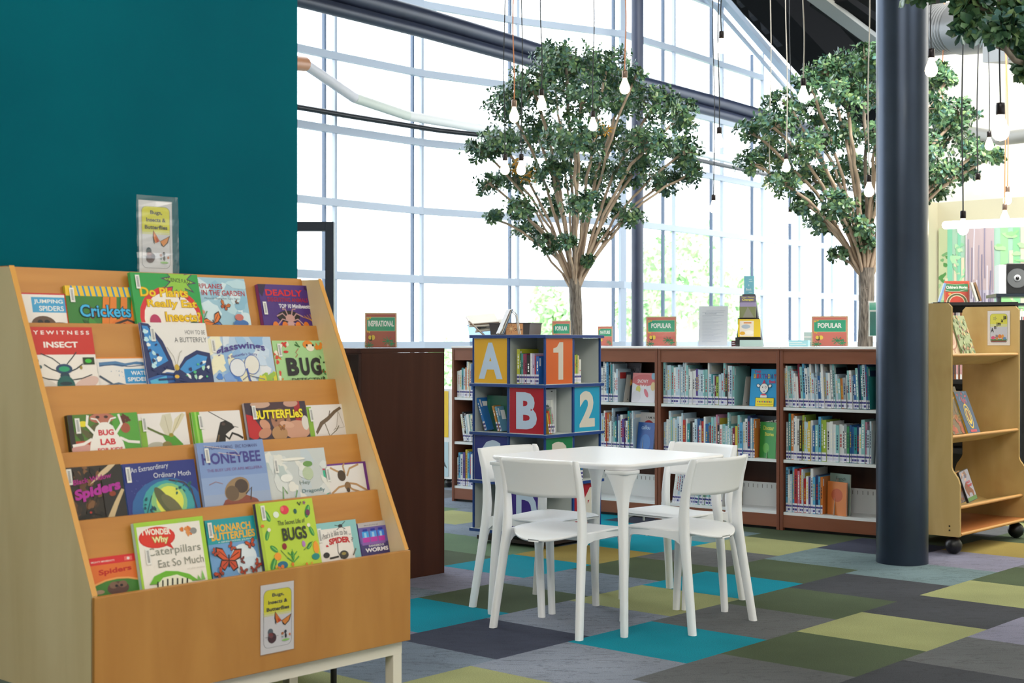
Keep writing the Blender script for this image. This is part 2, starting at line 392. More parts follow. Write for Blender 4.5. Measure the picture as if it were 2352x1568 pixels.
# ------------------------------------------------------------------ roof
M_roof = mat('#08090a', .9, .1); M_rib = mat('#1a1c20', .7, .2); M_beam = mat('#0e0e10', .9, .1); M_lite = mat('#8f8f8b', .5)
b = MB()
def rp(u, v, dz=0):
    p = G(u, v); return (p.x, p.y, roof_z(p.x, p.y)+dz)
b.add([rp(3.0, -6, .12), rp(21.5, -6, .12), rp(21.5, 12.45, .12), rp(3.0, 12.45, .12)], [(0, 1, 2, 3)], M_roof)
ribs = MB()
u = 9.0
while u < 20.5:
    ribs.prism([(u, -.0), (u+.10, -.0), (u+.14, .1), (u-.04, .1)], 0, 1, M_rib, 'y') if False else None
    vs = [rp(u, -1, 0), rp(u+.12, -1, 0), rp(u+.17, -1, .12), rp(u-.05, -1, .12), rp(u, 12.3, 0), rp(u+.12, 12.3, 0), rp(u+.17, 12.3, .12), rp(u-.05, 12.3, .12)]
    b.add(vs, [(0, 1, 5, 4), (1, 2, 6, 5), (3, 0, 4, 7), (0, 3, 2, 1), (4, 5, 6, 7)], M_rib); u += .36
struct(b.build('ceiling'))
def beam(name, p, q, w_, h_, m, label):
    bb = MB(); bar(p, q, w_, h_, m, bb); o = bb.build(name); return tag(o, label, 'beam')
# beams under the deck, each between two measured points
beam('roof_beam', at(1735, -55, 19.2), at(2095, 330, 22.5), .5, .55, M_beam, 'charcoal steel roof beam beside the top of the curtain wall')
t = thing('roof_beam', 'deep dark roof beam with pale bottom flange crossing above the second tree', 'beam', (0, 0, 0))
bb = MB(); bar(at(1905, -40, 14.0), at(2120, 118, 16.2), .40, .42, M_beam, bb); bb.build('web', t)
bb = MB(); bar(at(1846, -28, 13.6), at(2110, 170, 15.9), .17, .05, M_lite, bb); bb.build('flange', t)
beam('roof_beam', at(1990, -60, 11.8), at(2135, 40, 13.0), .25, .35, M_beam, 'short dark roof beam in the top corner left of the round column')

# ------------------------------------------------------------------ steel columns and ring beam
c0 = at(2072, 1300, 8.19); b = MB()
b.lathe([(.146, 0), (.146, 7.9)], M_steel, (c0.x, 8.19, 0), 64)
tag(b.build('steel_column'), 'large round dark blue-grey steel column standing in front of the bookcases', 'column')
b = MB(); c1 = at(1464, 0, 19.1); b.lathe([(.083, 0), (.083, 8.6)], M_steel2, (c1.x, 19.1, 0), 32)
tag(b.build('steel_column'), 'slim dark round column near the windows behind the first tree', 'column')
t = thing('ring_beam', 'double dark steel tube beam curving in front of the high windows', 'beam', (0, 0, 0))
RB = [(560, -72, 11.6), (700, -36, 12.35), (968, 37, 14.0), (1168, 96, 15.5), (1320, 144, 16.8), (1464, 187, 18.2), (1660, 239, 20.0), (1760, 268, 21.0), (1900, 308, 22.4)]
b = MB(); b.tube([at(*p) for p in RB], .088, M_steel2, 20); b.build('upper_tube', t)
b = MB(); b.tube([at(x, y+.150/Z*F*.98, Z-.03) for x, y, Z in RB], .064, M_steel2, 20); b.build('lower_tube', t)
# fabric duct: segments of pale tube
t = thing('air_duct', 'pale segmented tube duct bending across the left part of the windows', 'duct', (0, 0, 0))
FD = [(640, 140, 13.2), (700, 147, 13.6), (814, 225, 14.3), (936, 266, 15.2), (1112, 296, 16.4), (1330, 322, 18.0), (1610, 352, 19.4), (1705, 374, 20.4), (1850, 402, 21.8)]
for i in range(len(FD)-1):
    b = MB(); m = mat('#c9906a', .4) if i == 0 else mat(['#e9ecec', '#e2e3ec', '#dbe3dc'][i % 3], .6)
    b.tube([at(*FD[i]), at(*FD[i+1])], .052 if i else .07, m, 14); b.build('tube_segment', t)

# ------------------------------------------------------------------ dark door frame by the teal wall
d = struct(bpy.data.objects.new('door_1', None)); COL.objects.link(d)
b = MB(); p = at(758, 784, 9.6); b.box((p.x-.028, 9.57, 0), (p.x+.028, 9.65, 2.075), mat('#232c3d', .4)); b.build('door_post', d)
b = MB(); b.box((p.x-1.0, 9.57, 2.015), (p.x-.029, 9.65, 2.075), mat('#232c3d', .4)); b.build('door_header', d)
b = MB(); b.box((p.x-1.0, 9.57, 0), (p.x-.945, 9.65, 2.014), mat('#232c3d', .4)); b.build('door_post', d)

# ------------------------------------------------------------------ mural wall, upper wall and the duct on the right
M_khaki = mat('#d6d1b8', .7); M_ivory = mat('#f1eee6', .8)
b = MB(); q = [G(12.4, 5.82), G(12.4, -2), G(12.55, -2), G(12.55, 5.97), G(11.75, 5.97), G(11.75, 5.82)]
b.prism([(p.x, p.y) for p in q], 0, 2.55, M_khaki, 'z'); struct(b.build('wall_right'))
b = MB(); q = [G(12.75, 6.4), G(12.75, -2), G(12.9, -2), G(12.9, 6.4)]
b.prism([(p.x, p.y) for p in q], 0, 5.6, M_ivory, 'z'); struct(b.build('wall_back'))
b = MB(); b.add([tuple(G(u_, v_, 5.6)) for u_, v_ in ((12.9, 6.4), (12.9, -2), (11.0, -2), (11.0, 6.4))], [(0, 1, 2, 3)], mat('#b9b5aa', .8)); struct(b.build('ceiling'))
b = MB(); b.tube([at(2230, 306, 12.6), at(2300, 318, 12.2), at(2352, 312, 11.8), at(2500, 290, 10.8)], .06, mat('#9a9a98', .5), 12)
tag(b.build('ceiling_pipe'), 'grey horizontal pipe crossing the bright upper wall on the right', 'pipe')
# mural
MW = 1.15
mr = thing('wall_mural', 'painted forest mural with a large grey-violet tree trunk and grass', 'mural', tuple(G(12.385, 5.80, 0)), RU-PI/2)
b = MB(); b.box((0, -.004, 0), (MW, 0, 2.31), mat('#b4dccb', .7)); b.build('painted_panel', mr)
A = Art(MW, 2.31, 2.31, .005, .7)
A.P = lambda x, y: ((x if x < .228 else .228+(x-.228)*1.98)*A.w, -A.o, A.top-y*A.h)
A.rect(0, .0, .10, 1, '#cdd9b4').rect(0, .40, .05, 1, '#5d9e5c').blot(26, 0, .1, .10, .45, ['#7fb681', '#5d9e5c', '#a8cfa0'], .006, .022, 3)
for x0, x1, c in ((.075, .115, '#8fdcc0'), (.16, .185, '#8fdcc0'), (.37, .40, '#a9e8ac'), (.42, .445, '#98e0a8'), (.48, .52, '#8fdcc0')):
    A.poly([(x0, 0), (x1, 0), (x1+.004, 1), (x0-.006, 1)], c)
for x0, y0, x1, y1 in ((.055, .2, .078, .6), (.13, .12, .15, .62), (.19, .12, .215, .5), (.405, .1, .42, .42), (.45, .0, .475, .45)): A.rect(x0, y0, x1, y1, '#efe6cf')
A.blot(40, .1, 0, .22, .5, ['#9bdcb4', '#bdeec6', '#cdeccb'], .006, .02, 5).blot(40, .36, 0, .5, .45, ['#a5e8a0', '#c0f0b4'], .006, .02, 6)
A.poly([(.228, 0), (.345, 0), (.347, 1), (.222, 1)], '#cbb9c2')
A.poly([(.226, .25), (.346, .25), (.347, 1), (.222, 1)], '#c9c3d8')
Q = random.Random(4)
for i in range(60):
    x = Q.uniform(.228, .34); y = Q.uniform(0, .8); A.line([(x, y), (x+Q.uniform(-.003, .003), y+.08), (x+Q.uniform(-.004, .004), y+.2)], .005, Q.choice(['#8d86a5', '#a9a0b5', '#e6dff0', '#9c94b0']))
for i in range(90):
    x = Q.uniform(0, .5); 
    if .22 < x < .345: continue
    A.poly([(x-.004, 1), (x+.004, 1), (x+Q.uniform(-.012, .012), Q.uniform(.66, .8))], Q.choice(['#c8e58a', '#d7ee9c', '#a8d078']))
A.rect(0, .86, .1, 1, '#4d7a50'); A.build(mr, 'painted_forest')
# round corrugated duct with a smooth box section
t = thing('ventilation_duct', 'grey ribbed round ventilation duct hanging from the ceiling at top right', 'duct', (0, 0, 0))
def dv(x, y, Z): return at(x, y, Z)
pA = at(2085, 76, 13.05); pB = at(2212, 62, 12.3); dd = (pB-pA).normalized()
pts = []; rad = []; L_ = (pB-pA).length; n = 60
for i in range(n+1):
    pts.append(pA+dd*L_*i/n); rad.append(.226 if i % 3 else .214)
b = MB(); b.tube(pts, rad, mat('#8d9095', .4, .5, .3), 32); b.build('ribbed_section', t)
b = MB(); b.tube([pB, pB+dd*2.0], .24, mat('#86898e', .4, .5, .3), 32); b.build('smooth_section', t)
b = MB(); p = pB+dd*.35; s = dd.cross(Vector((0, 0, 1))).normalized(); vs = []
for k, q in ((0, p+dd*.12), (1, p+dd*1.7)):
    for sx, z in ((-.16, -.18), (.16, -.18), (.16, -.34), (-.16, -.34)): vs.append(q+s*sx+Vector((0, 0, z)))
b.add(vs, [(0, 1, 2, 3), (7, 6, 5, 4), (0, 4, 5, 1), (1, 5, 6, 2), (2, 6, 7, 3), (3, 7, 4, 0)], mat('#8f9297', .45, .5, .2)); b.build('outlet_box', t)
# linear tube lamp in front of the mural
b = MB(); b.tube([at(2172, 517, 12.35), at(2420, 508, 10.6)], .035, M_tube, 10); tag(b.build('tube_lamp'), 'glowing white tube lamp hanging in front of the forest mural', 'lamp')

# ------------------------------------------------------------------ outside: paving and pale trees
b = MB(); b.box((-60, 13, -.3), (90, 130, -.25), noisy('pale_paving', '#d5d3cc', '#dcdbd6', .3, .9)); struct(b.build('ground'))
def leafball(mb, c, r, n, m, seed, sz):
    R_ = random.Random(seed)
    for i in range(n):
        d = Vector((R_.gauss(0, 1), R_.gauss(0, 1), R_.gauss(0, 1))).normalized(); p = Vector(c)+Vector((d.x*r[0], d.y*r[1], d.z*r[2]))*R_.uniform(.5, 1)
        a = Vector((R_.gauss(0, 1), R_.gauss(0, 1), R_.gauss(0, 1))).normalized(); e = a.orthogonal().normalized()*sz; a = a*sz*1.6
        mb.add([p-a, p+e, p+a, p-e], [(0, 1, 2, 3)], R_.choice(m))
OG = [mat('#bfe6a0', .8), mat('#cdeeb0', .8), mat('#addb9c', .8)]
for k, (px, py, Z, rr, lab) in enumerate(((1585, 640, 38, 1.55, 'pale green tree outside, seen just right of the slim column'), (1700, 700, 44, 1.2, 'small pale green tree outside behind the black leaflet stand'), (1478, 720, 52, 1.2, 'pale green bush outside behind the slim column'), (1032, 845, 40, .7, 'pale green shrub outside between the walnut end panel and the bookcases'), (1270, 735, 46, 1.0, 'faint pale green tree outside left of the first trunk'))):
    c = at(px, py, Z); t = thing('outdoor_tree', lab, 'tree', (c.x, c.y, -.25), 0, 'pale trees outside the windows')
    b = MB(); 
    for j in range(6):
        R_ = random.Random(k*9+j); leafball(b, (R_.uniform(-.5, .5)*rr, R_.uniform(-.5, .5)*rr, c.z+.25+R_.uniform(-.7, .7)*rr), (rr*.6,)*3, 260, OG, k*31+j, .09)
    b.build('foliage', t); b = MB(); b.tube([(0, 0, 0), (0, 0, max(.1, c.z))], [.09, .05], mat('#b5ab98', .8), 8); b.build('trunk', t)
# ------------------------------------------------------------------ sloped book display rack
RO = Vector((-1.169, 3.961, 0)); RW = 1.22
rk = thing('book_display_rack', 'tall honey-veneer sloped display rack of face-out bug books on white metal legs', 'display rack', tuple(RO), RU)
side = [(0, .25), (0, .56), (.455, 1.495), (.62, 1.495), (.62, .25)]
for x0 in (0, RW-.015):
    b = MB(); b.prism(side, x0, x0+.015, M_maple, 'x')
    b.build('side_panel', rk)
    # banded front edge
    b = MB(); e = [(-.001, .25), (-.001, .56), (.454, 1.4975), (.62, 1.4975)]
    for (y0, z0), (y1, z1) in zip(e[1:], e[2:]):
        b.add([(x0-.001, y0-.001, z0), (x0+.016, y0-.001, z0), (x0+.016, y1-.001, z1+.001), (x0-.001, y1-.001, z1+.001)], [(0, 1, 2, 3)], M_edge)
    b.build('edge_band', rk)
b = MB(); b.box((.0, -.012, .25), (RW, .008, .557), M_orangeV); b.build('front_panel', rk, .002)
LIP = [(.547, 1.50), (.462, 1.327), (.359, 1.135), (.243, .944), (.137, .755), (.0, .557)]
SL = .25
for k in range(0, 5):
    y, z = LIP[k]; zb = LIP[k+1][1]-.06
    b = MB(); hh = z-zb
    b.prism([(y, z), (y+.012, z), (y+.012-SL*hh, zb), (y-SL*hh, zb)], .016, RW-.016, M_orange, 'x')
    b.build('backboard' if k == 0 else 'step_board', rk)
    yl = LIP[k+1][0]
    b = MB(); b.box((.021, yl+.014 if k < 4 else .01, zb-.012), (RW-.021, y+.012-SL*hh, zb-.0005), M_orange); b.build('tray_bottom', rk)
b = MB(); b.box((.021, .585, .25), (RW-.021, .6, 1.49), M_orangeV); b.build('rear_panel', rk)
b = MB()
for z0, z1 in ((.205, .25),): b.box((.03, .01, z0), (RW-.02, .04, z1), M_white_metal); b.box((.03, .57, z0), (RW-.02, .60, z1), M_white_metal)
b.box((.03, .04, .205), (.06, .57, .25), M_white_metal); b.box((RW-.05, .04, .205), (RW-.02, .57, .25), M_white_metal); b.build('base_rail', rk)
for x0, y0 in ((.03, .01), (RW-.06, .01), (.03, .56), (RW-.06, .56)):
    b = MB(); b.box((x0, y0, 0), (x0+.04, y0+.04, .205), M_white_metal); b.build('leg', rk, .002)
b = MB(); p = Vector((0, 0, 0)); b.tube([(RW+.10, .50, .0), (RW+.10, .50, .09)], .012, M_black, 10); b.tube([(RW-.02, .52, .09), (RW+.112, .50, .09)], .01, M_black, 8); b.build('rear_foot', rk)

RMi = (Matrix.Translation(RO) @ Matrix.Rotation(RU, 4, 'Z')).inverted()
def rack_hit(px, py, k, off):
    """pixel -> rack coordinates on the face plane of the books of tier k"""
    o = RMi @ Vector((0, 0, H)); d = (RMi.to_3x3() @ Vector(((px-CX)/F, 1, -(py-CY)/F)))
    y0, z0 = LIP[k]                     # plane y = y0-off-SL*(z0-z)
    t = (y0-off-SL*(z0-o.z)-o.y)/(d.y-SL*d.z); return o+d*t
books = []
def rack_book(tier, xl, xr, yt, label, cover, th=.012, spine=None, draw=None, dx=0, hard=True, sticker=(.03, .06), front=0, stk='#e8e6e0', group=None):
    """tier 1 = topmost; xl,xr,yt: upper edge in pixels"""
    off = th+.002+front
    a = rack_hit(xl, yt, tier-1, off); c = rack_hit(xr, yt, tier-1, off)
    zb = LIP[tier][1]-.058; cs = math.cos(math.atan(SL))
    w_ = c.x-a.x; top = (a.z+c.z)/2; h_ = (top-zb)/cs; vis = (top-LIP[tier][1])/cs+.006
    yb = LIP[tier-1][0]-off-SL*(LIP[tier-1][1]-zb)
    loc = Matrix.Translation(RO) @ Matrix.Rotation(RU, 4, 'Z') @ Vector((a.x, yb, zb+.0015))
    t = thing('picture_book', label, 'book', tuple(loc), (-math.atan(SL), 0, RU), 'face-out books on the bug display rack')
    b = MB(); cm = mat(cover, .35, .5, 0, 0, .25)
    b.box((0, 0, 0), (w_, .0016, h_), cm); b.box((0, th-.0016, 0), (w_, th, h_), cm); b.box((0, .0016, 0), (.0016, th-.0016, h_), mat(spine or cover, .4)); b.build('cover', t)
    b = MB(); b.box((.0017, .0017, .002), (w_-.003, th-.0017, h_-.003), M_page); b.build('page_block', t)
    A = Art(w_, vis, h_, .0003)
    if spine: A.rect(0, 0, .035, 1.3, spine)
    if draw: draw(A)
    A.build(t)
    if sticker:
        sx, sy = sticker; B = Art(w_, vis, h_, .0035); B.rect(sx, sy, sx+.016/w_, sy+.047/vis, stk)
        B.nx()
        for i in range(9): B.rect(sx+.004/w_, sy+(.006+.004*i)/vis, sx+.012/w_, sy+(.0085+.004*i)/vis, '#8d8d90')
        B.a.build('barcode_sticker', t)
    return t
def bfly(A, cx, cy, s, c1, c2, rot=0, edge='#2a1c18'):
    k = A.w/A.h
    def P(x, y): return (cx+(x*math.cos(rot)-y*math.sin(rot))*s, cy+(x*math.sin(rot)+y*math.cos(rot))*s*k)
    for sg in (-1, 1):
        A.poly([P(*p) for p in ((0, 0), (sg*.5, -.75), (sg*1.05, -.8), (sg*1.0, -.2), (sg*.5, .05))], edge)
        A.poly([P(*p) for p in ((0, 0), (sg*.5, -.65), (sg*.95, -.7), (sg*.88, -.25), (sg*.45, 0))], c1)
        A.poly([P(*p) for p in ((0, 0), (sg*.62, .05), (sg*.75, .5), (sg*.35, .75), (sg*.08, .4))], edge)
        A.poly([P(*p) for p in ((0, .05), (sg*.55, .1), (sg*.65, .45), (sg*.35, .65), (sg*.1, .35))], c2)
        A.line([P(sg*.1, -.1), P(sg*.8, -.55)], s*.05, edge); A.line([P(sg*.1, .1), P(sg*.5, .45)], s*.05, edge)
    A.line([P(0, -.35), P(0, .5)], s*.1, edge)
def spider(A, cx, cy, s, body, legs, n=4):
    k = A.w/A.h
    for sg in (-1, 1):
        for i in range(n):
            a = -1.1+i*.62
            A.line([(cx, cy), (cx+sg*s*math.cos(a)*.9, cy+s*k*(math.sin(a)*.9-.35)), (cx+sg*s*math.cos(a)*1.7, cy+s*k*(math.sin(a)*1.6+.25))], s*.13, legs)
    A.ell(cx, cy+s*k*.4, s*.38, s*k*.6, body); A.ell(cx, cy-s*k*.25, s*.28, s*k*.3, body)
def d_jump(A):
    A.rect(.0, 0, 1, 1.4, '#c8202c').rect(0, .045, .93, 1.4, '#ebe5e0').rect(.33, .13, .93, .62, '#3f9fd0')
    A.text('JUMPING', .37, .20, .89, .36, '#f4f4f0').text('SPIDERS', .45, .41, .89, .57, '#f4f4f0')
    A.ell(.5, 1.0, .22, .27, '#5d4432').ell(.78, 1.05, .2, .12, '#6d5340').ell(.44, .93, .05, .08, '#111111').ell(.56, .93, .05, .08, '#111111').ell(.25, 1.05, .12, .1, '#4a3526')
def d_crick(A):
    A.rect(0, 0, 1, 1.5, '#2f7a2c').rect(0, 0, 1, .26, '#efc21d')
    for i in range(12): A.poly([(.07+i*.08, 0), (.095+i*.08, 0), (.115+i*.08, .26), (.09+i*.08, .26)], '#2a86b8')
    A.blot(10, .12, .35, 1, 1, ['#1d5a20', '#3c8c31', '#6b3b15'], .05, .12, 3)
    for x in (.5, .6, .75, .9): A.poly([(x, .27), (x+.09, .27), (x+.02, 1.2), (x-.08, 1.2)], '#e07b1a')
    A.ell(.78, 1.02, .22, .2, '#d96f14').line([(.62, .98), (.8, .86), (.95, .98)], .03, '#2b1708').ell(.75, 1.0, .03, .05, '#2b1708')
    A.text('Crickets', .15, .47, .87, .82, '#0f2b40', .07).text('Crickets', .16, .48, .86, .80, '#3fb4e6', .02)
def d_plants(A):
    A.rect(0, 0, 1, 1.3, '#1f9c45').ell(.52, .85, .46, .60, '#d5232c').ell(.52, .88, .40, .52, '#efe7de')
    A.star(.70, .13, .14, .27, 12, '#4b2a58', .1).star(.70, .13, .12, .22, 12, '#8fc23a', .1).text('SCIENCE F.A.Q.', .52, .09, .88, .18, '#1c1c1c', .01, .04)
    A.text('Do Plants', .10, .27, .82, .46, '#b5860f', .05).text('Do Plants', .11, .28, .81, .45, '#f2c713', .02)
    A.text('Really Eat', .18, .50, .93, .70, '#b5860f', .05).text('Really Eat', .19, .51, .92, .69, '#f2c713', .02)
    A.text('Insects?', .42, .73, .96, .93, '#b5860f', .05).text('Insects?', .43, .74, .95, .92, '#f2c713', .02)
    A.ell(.27, .93, .08, .14, '#b5305b').ell(.85, 1.0, .1, .08, '#1d4d2a')
def d_air(A):
    A.rect(0, 0, 1, 1.3, '#9cc4d6').blot(16, 0, .1, 1, 1, ['#b9d8e2', '#cfe3ea', '#8bbad2', '#dbe9ee'], .08, .2, 8)
    A.text('AIRPLANES', .0, .13, .56, .23, '#b5303b', .012).text('IN THE GARDEN', .16, .26, .96, .37, '#b5303b', .012).text('Monarch Butterflies Take Flight', .2, .41, .85, .46, '#6f8696', 0)
    bfly(A, .55, .58, .09, '#d9772f', '#c85e28', .5); bfly(A, .78, .5, .035, '#8d5b40', '#8d5b40', 1); bfly(A, .3, .95, .17, '#e0762a', '#3767a8', -.4)
    A.ell(.08, .72, .08, .05, '#d98c6a').line([(.1, .9), (.2, .7)], .015, '#4f8c4c').ell(.8, .95, .14, .08, '#3d6fb0').ell(.78, .82, .08, .07, '#c76e62')
def d_dead(A):
    A.rect(0, 0, 1, 1.3, '#4b2a7d').poly([(0, 0), (.15, 0), (.05, .3), (0, .2)], '#2a1440')
    for i in range(4): A.line([(.75+i*.06, .75-i*.02), (1.0, .85+i*.05)], .01, '#c9892e'); A.line([(.9, .02+i*.02), (1, .05+i*.04)], .01, '#2a1440')
    A.text('DEADLY', .12, .12, .84, .27, '#d4202c', .03).text('DISGUSTING ANIMALS', .14, .31, .93, .41, '#b01f34', .02)
    A.text('TOP 10', .34, .46, .58, .56, '#e9e5ee', .03).text('Minibeasts', .60, .46, .97, .56, '#e9e5ee', .03)
    A.ell(.5, .76, .22, .14, '#1a1014'); spider(A, .52, .88, .17, '#c9a0a0', '#b98f90'); A.ell(.52, .80, .09, .09, '#c99a93')
    for x in (.22, .4, .66, .82): A.ell(x, .98, .055, .1, '#e07a24')
def d_insect(A):
    A.rect(0, 0, 1, 1.3, '#ece4dc').rect(0, 0, 1, .46, '#c92a1d')
    A.text('E Y E W I T N E S S', .06, .06, .95, .125, '#f3ece6', .02).text('INSECT', .26, .245, .76, .345, '#f3ece6', .03)
    A.line([(.46, .62), (.36, .52), (.2, .44)], .014, '#18242a').line([(.56, .62), (.66, .5), (.72, .42)], .014, '#18242a')
    for sg in (-1, 1):
        A.ell(.51+sg*.3, .95, .2, .1, '#d9b9ae' if sg > 0 else '#d6cdc3', -sg*.35)
        A.line([(.51, .78), (.51+sg*.18, .7), (.51+sg*.28, .62)], .016, '#18242a'); A.line([(.51, .9), (.51+sg*.25, .86), (.51+sg*.4, .80)], .014, '#18242a')
    A.ell(.51, .70, .12, .085, '#1c3f63').ell(.51, .70, .08, .045, '#1f9a6a').ell(.51, .82, .07, .07, '#153a4c').ell(.51, .97, .13, .16, '#125a55').ell(.51, .94, .09, .03, '#0c2c38')
    A.rect(.8, .51, .97, .63, '#1d3315').ell(.88, .57, .05, .035, '#3fbf35').ell(.09, .56, .07, .06, '#6b3626').ell(.17, .66, .025, .03, '#42626a').ell(.76, .68, .02, .03, '#9c8a3a')
def d_water(A):
    A.rect(0, 0, 1, 1.4, '#e1882a').rect(0, .05, 1, 1.4, '#e9e4df')
    A.poly([(.12, .18), (.4, .14), (.55, .22), (.75, .16), (.97, .22), (.97, .3), (.7, .26), (.5, .34), (.3, .27), (.12, .33)], '#4d7ba8').line([(.12, .3), (.4, .26), (.6, .34), (.95, .28)], .012, '#1f3a63')
    A.blot(6, .3, .4, .5, .7, ['#7b93ad'], .008, .018, 2)
    A.rect(.52, .42, 1, .93, '#2f93cf').text('WATER', .63, .50, .95, .64, '#f2f2f0', .02).text('SPIDERS', .56, .72, .96, .86, '#f2f2f0', .02)
    A.line([(.1, .65), (.35, 1.02)], .03, '#3d4f63').line([(.2, 1.0), (.4, .92), (.55, 1.02)], .03, '#53708c').ell(.35, 1.05, .12, .1, '#2d4054')
def d_howto(A):
    A.rect(0, 0, 1, 1.3, '#e8e3df').text('HOW TO BE', .66, .12, .97, .19, '#4a4a4c', 0).text('A BUTTERFLY', .48, .24, .98, .32, '#4a4a4c', 0)
    A.poly([(0, 0), (.12, .02), (.30, .3), (.40, .62), (.42, .78), (.3, .75), (.1, .9), (0, .95)], '#17285f').poly([(.02, .05), (.1, .06), (.25, .35), (.34, .62), (.1, .75)], '#2f86cc')
    A.poly([(.46, .76), (.6, .56), (.8, .45), (1, .5), (1, 1.1), (.6, 1.1), (.42, 1.0)], '#17285f').poly([(.5, .76), (.62, .62), (.8, .52), (.95, .56), (.9, .7), (.6, .84)], '#3b8fd0')
    A.poly([(0, .9), (.3, .8), (.44, .82), (.36, 1.1), (0, 1.1)], '#255ea8').poly([(.03, .93), (.28, .86), (.3, 1.05), (.05, 1.1)], '#4fb0d8')
    A.blot(9, .02, .08, .22, .7, ['#eef2ee', '#bfe4ee'], .025, .045, 4).blot(10, .62, .6, .95, .95, ['#eef2ee', '#a9dbc0', '#17285f'], .02, .045, 5).blot(8, .05, .1, .35, .8, ['#17285f'], .01, .03, 9).blot(6, .55, .65, .9, .9, ['#4fb97e', '#17285f'], .012, .03, 12)
    for i in range(4): A.line([(.44, .82+i*.05), (.6+.08*i, .9+i*.05)], .03, '#17285f'); A.line([(.42, .85+i*.06), (.15, .82+i*.1)], .022, '#17285f')
    A.line([(.44, .68), (.42, .55), (.34, .4)], .006, '#8a8370').line([(.46, .68), (.52, .5), (.56, .46)], .006, '#8a8370').ell(.45, .73, .035, .05, '#c9a63a').ell(.43, .88, .045, .1, '#17285f').ell(.43, .88, .035, .03, '#e0b13a')
def d_glass(A):
    A.rect(0, 0, 1, 1.3, '#b8cfe6').blot(26, 0, 0, 1, 1, ['#d9e3ec', '#9fc2e2', '#cbdcef', '#efe9c8', '#8db4dc', '#e6e9ef'], .08, .2, 6).blot(8, .1, .8, .4, 1, ['#4f86d4', '#7fa6e0'], .04, .1, 2).blot(5, .75, .85, 1, 1, ['#9cc04a', '#d8d23c'], .06, .12, 3)
    A.text('glasswings', .10, .22, .88, .42, '#4b3c8c', .02, -.10, .10)
    A.text("A Butterfly's Story", .26, .40, .74, .48, '#6a62a8', 0, -.08, .04)
    A.ell(.40, .68, .13, .2, '#5b78b8', -.5).ell(.40, .68, .12, .185, '#e4e6ea', -.5).ell(.63, .62, .12, .22, '#5b78b8', .5).ell(.63, .62, .11, .205, '#e8e4da', .5)
    A.line([(.54, .7), (.56, .95), (.6, 1.05)], .03, '#3c57a8').line([(.45, .95), (.55, .85), (.8, .95)], .01, '#5b6a98')
def d_bugdet(A):
    A.rect(0, 0, 1, 1.4, '#a9d494').blot(12, 0, 0, .1, 1, ['#d9c93a', '#e07b2a', '#d94a3a', '#f0e9d8'], .02, .05, 2)
    A.blot(5, .15, .03, .3, .15, ['#d33227', '#e8e4d0'], .03, .05, 3).ell(.68, .10, .1, .10, '#ea8c2e').ell(.72, .18, .08, .09, '#efe6cf').ell(.66, .12, .02, .03, '#222222').ell(.78, .12, .02, .03, '#222222').blot(4, .82, .05, .98, .2, ['#ea8c2e'], .03, .06, 5)
    A.line([(.45, .03), (.5, .14), (.42, .1), (.52, .16)], .02, '#3b7a35').ell(.23, .28, .05, .03, '#cc2c24').line([(.4, .42), (.45, .35), (.42, .3), (.48, .2)], .012, '#b96a55').blot(10, .8, .35, .97, .95, ['#3f7a3c', '#2c3c28', '#b7452e'], .01, .035, 6)
    for x0, x1, c in ((.20, .43, 'B'), (.46, .64, 'U'), (.67, .87, 'G')): A.text(c, x0, .43, x1, .87, '#2b2a2c', .05)
    A.text('DETECTIVE', .26, .93, .92, 1.03, '#3a3a34', .01)
def d_lab(A):
    A.rect(0, 0, 1, 1.4, '#4f7a2c').rect(0, 0, .07, 1.4, '#2a221c').blot(9, .08, .05, .4, .6, ['#5c5a34', '#3f4a25', '#6f6a45'], .05, .1, 3).rect(.62, 0, 1, 1.4, '#55a03a')
    A.ell(.48, .12, .18, .14, '#b9705c').ell(.42, .09, .03, .04, '#3a2018').ell(.54, .09, .03, .04, '#3a2018').blot(5, .68, .1, .85, .2, ['#5e2a20'], .04, .08, 2).ell(.80, .42, .07, .14, '#a5553e').ell(.2, .26, .07, .08, '#e5d42a').rect(.07, .72, .3, .9, '#b8452e').ell(.15, .95, .15, .16, '#cf9a92')
    for sg in (-1, 1):
        A.line([(.5+sg*.15, .55), (.5+sg*.25, .3), (.5+sg*.22, .03)], .035, '#efeae4').line([(.5+sg*.2, .68), (.5+sg*.32, .8), (.5+sg*.48, .84)], .035, '#efeae4').line([(.5+sg*.05, .3), (.5+sg*.1, .15), (.5+sg*.18, .12)], .02, '#efeae4')
    A.poly([(.38, .35), (.46, .24), (.54, .24), (.62, .35), (.66, .55), (.74, .8), (.78, 1.3), (.22, 1.3), (.27, .8), (.33, .55)], '#efeae4')
    A.text('BUG', .40, .44, .62, .60, '#d02c3c', .04).text('LAB', .41, .69, .63, .86, '#d02c3c', .04).text('FOR KIDS', .36, .94, .72, 1.04, '#d02c3c', .03)
def d_dragon(A):
    A.rect(0, 0, 1, 1.4, '#e9e3e0').rect(0, .2, .13, 1.4, '#7fae37').poly([(.52, .72), (.42, .35), (.5, .06), (.68, .02), (.7, .3), (.62, .7)], '#d3cdb6').poly([(.62, .7), (.75, .2), (.92, .02), (.98, .08), (.8, .45)], '#d9cfae')
    A.line([(.6, .7), (.55, .1)], .008, '#a49a70').line([(.64, .7), (.9, .06)], .01, '#a49a70').line([(.15, .42), (.4, .62), (.6, .75)], .04, '#5b6a2a').poly([(.45, .68), (.7, .7), (.86, .98), (.7, 1.1), (.5, .85)], '#4f9a2c').ell(.3, .98, .18, .12, '#b5b3a4').ell(.52, .98, .1, .12, '#8a7a44').ell(.63, .68, .05, .06, '#9a8a2a')
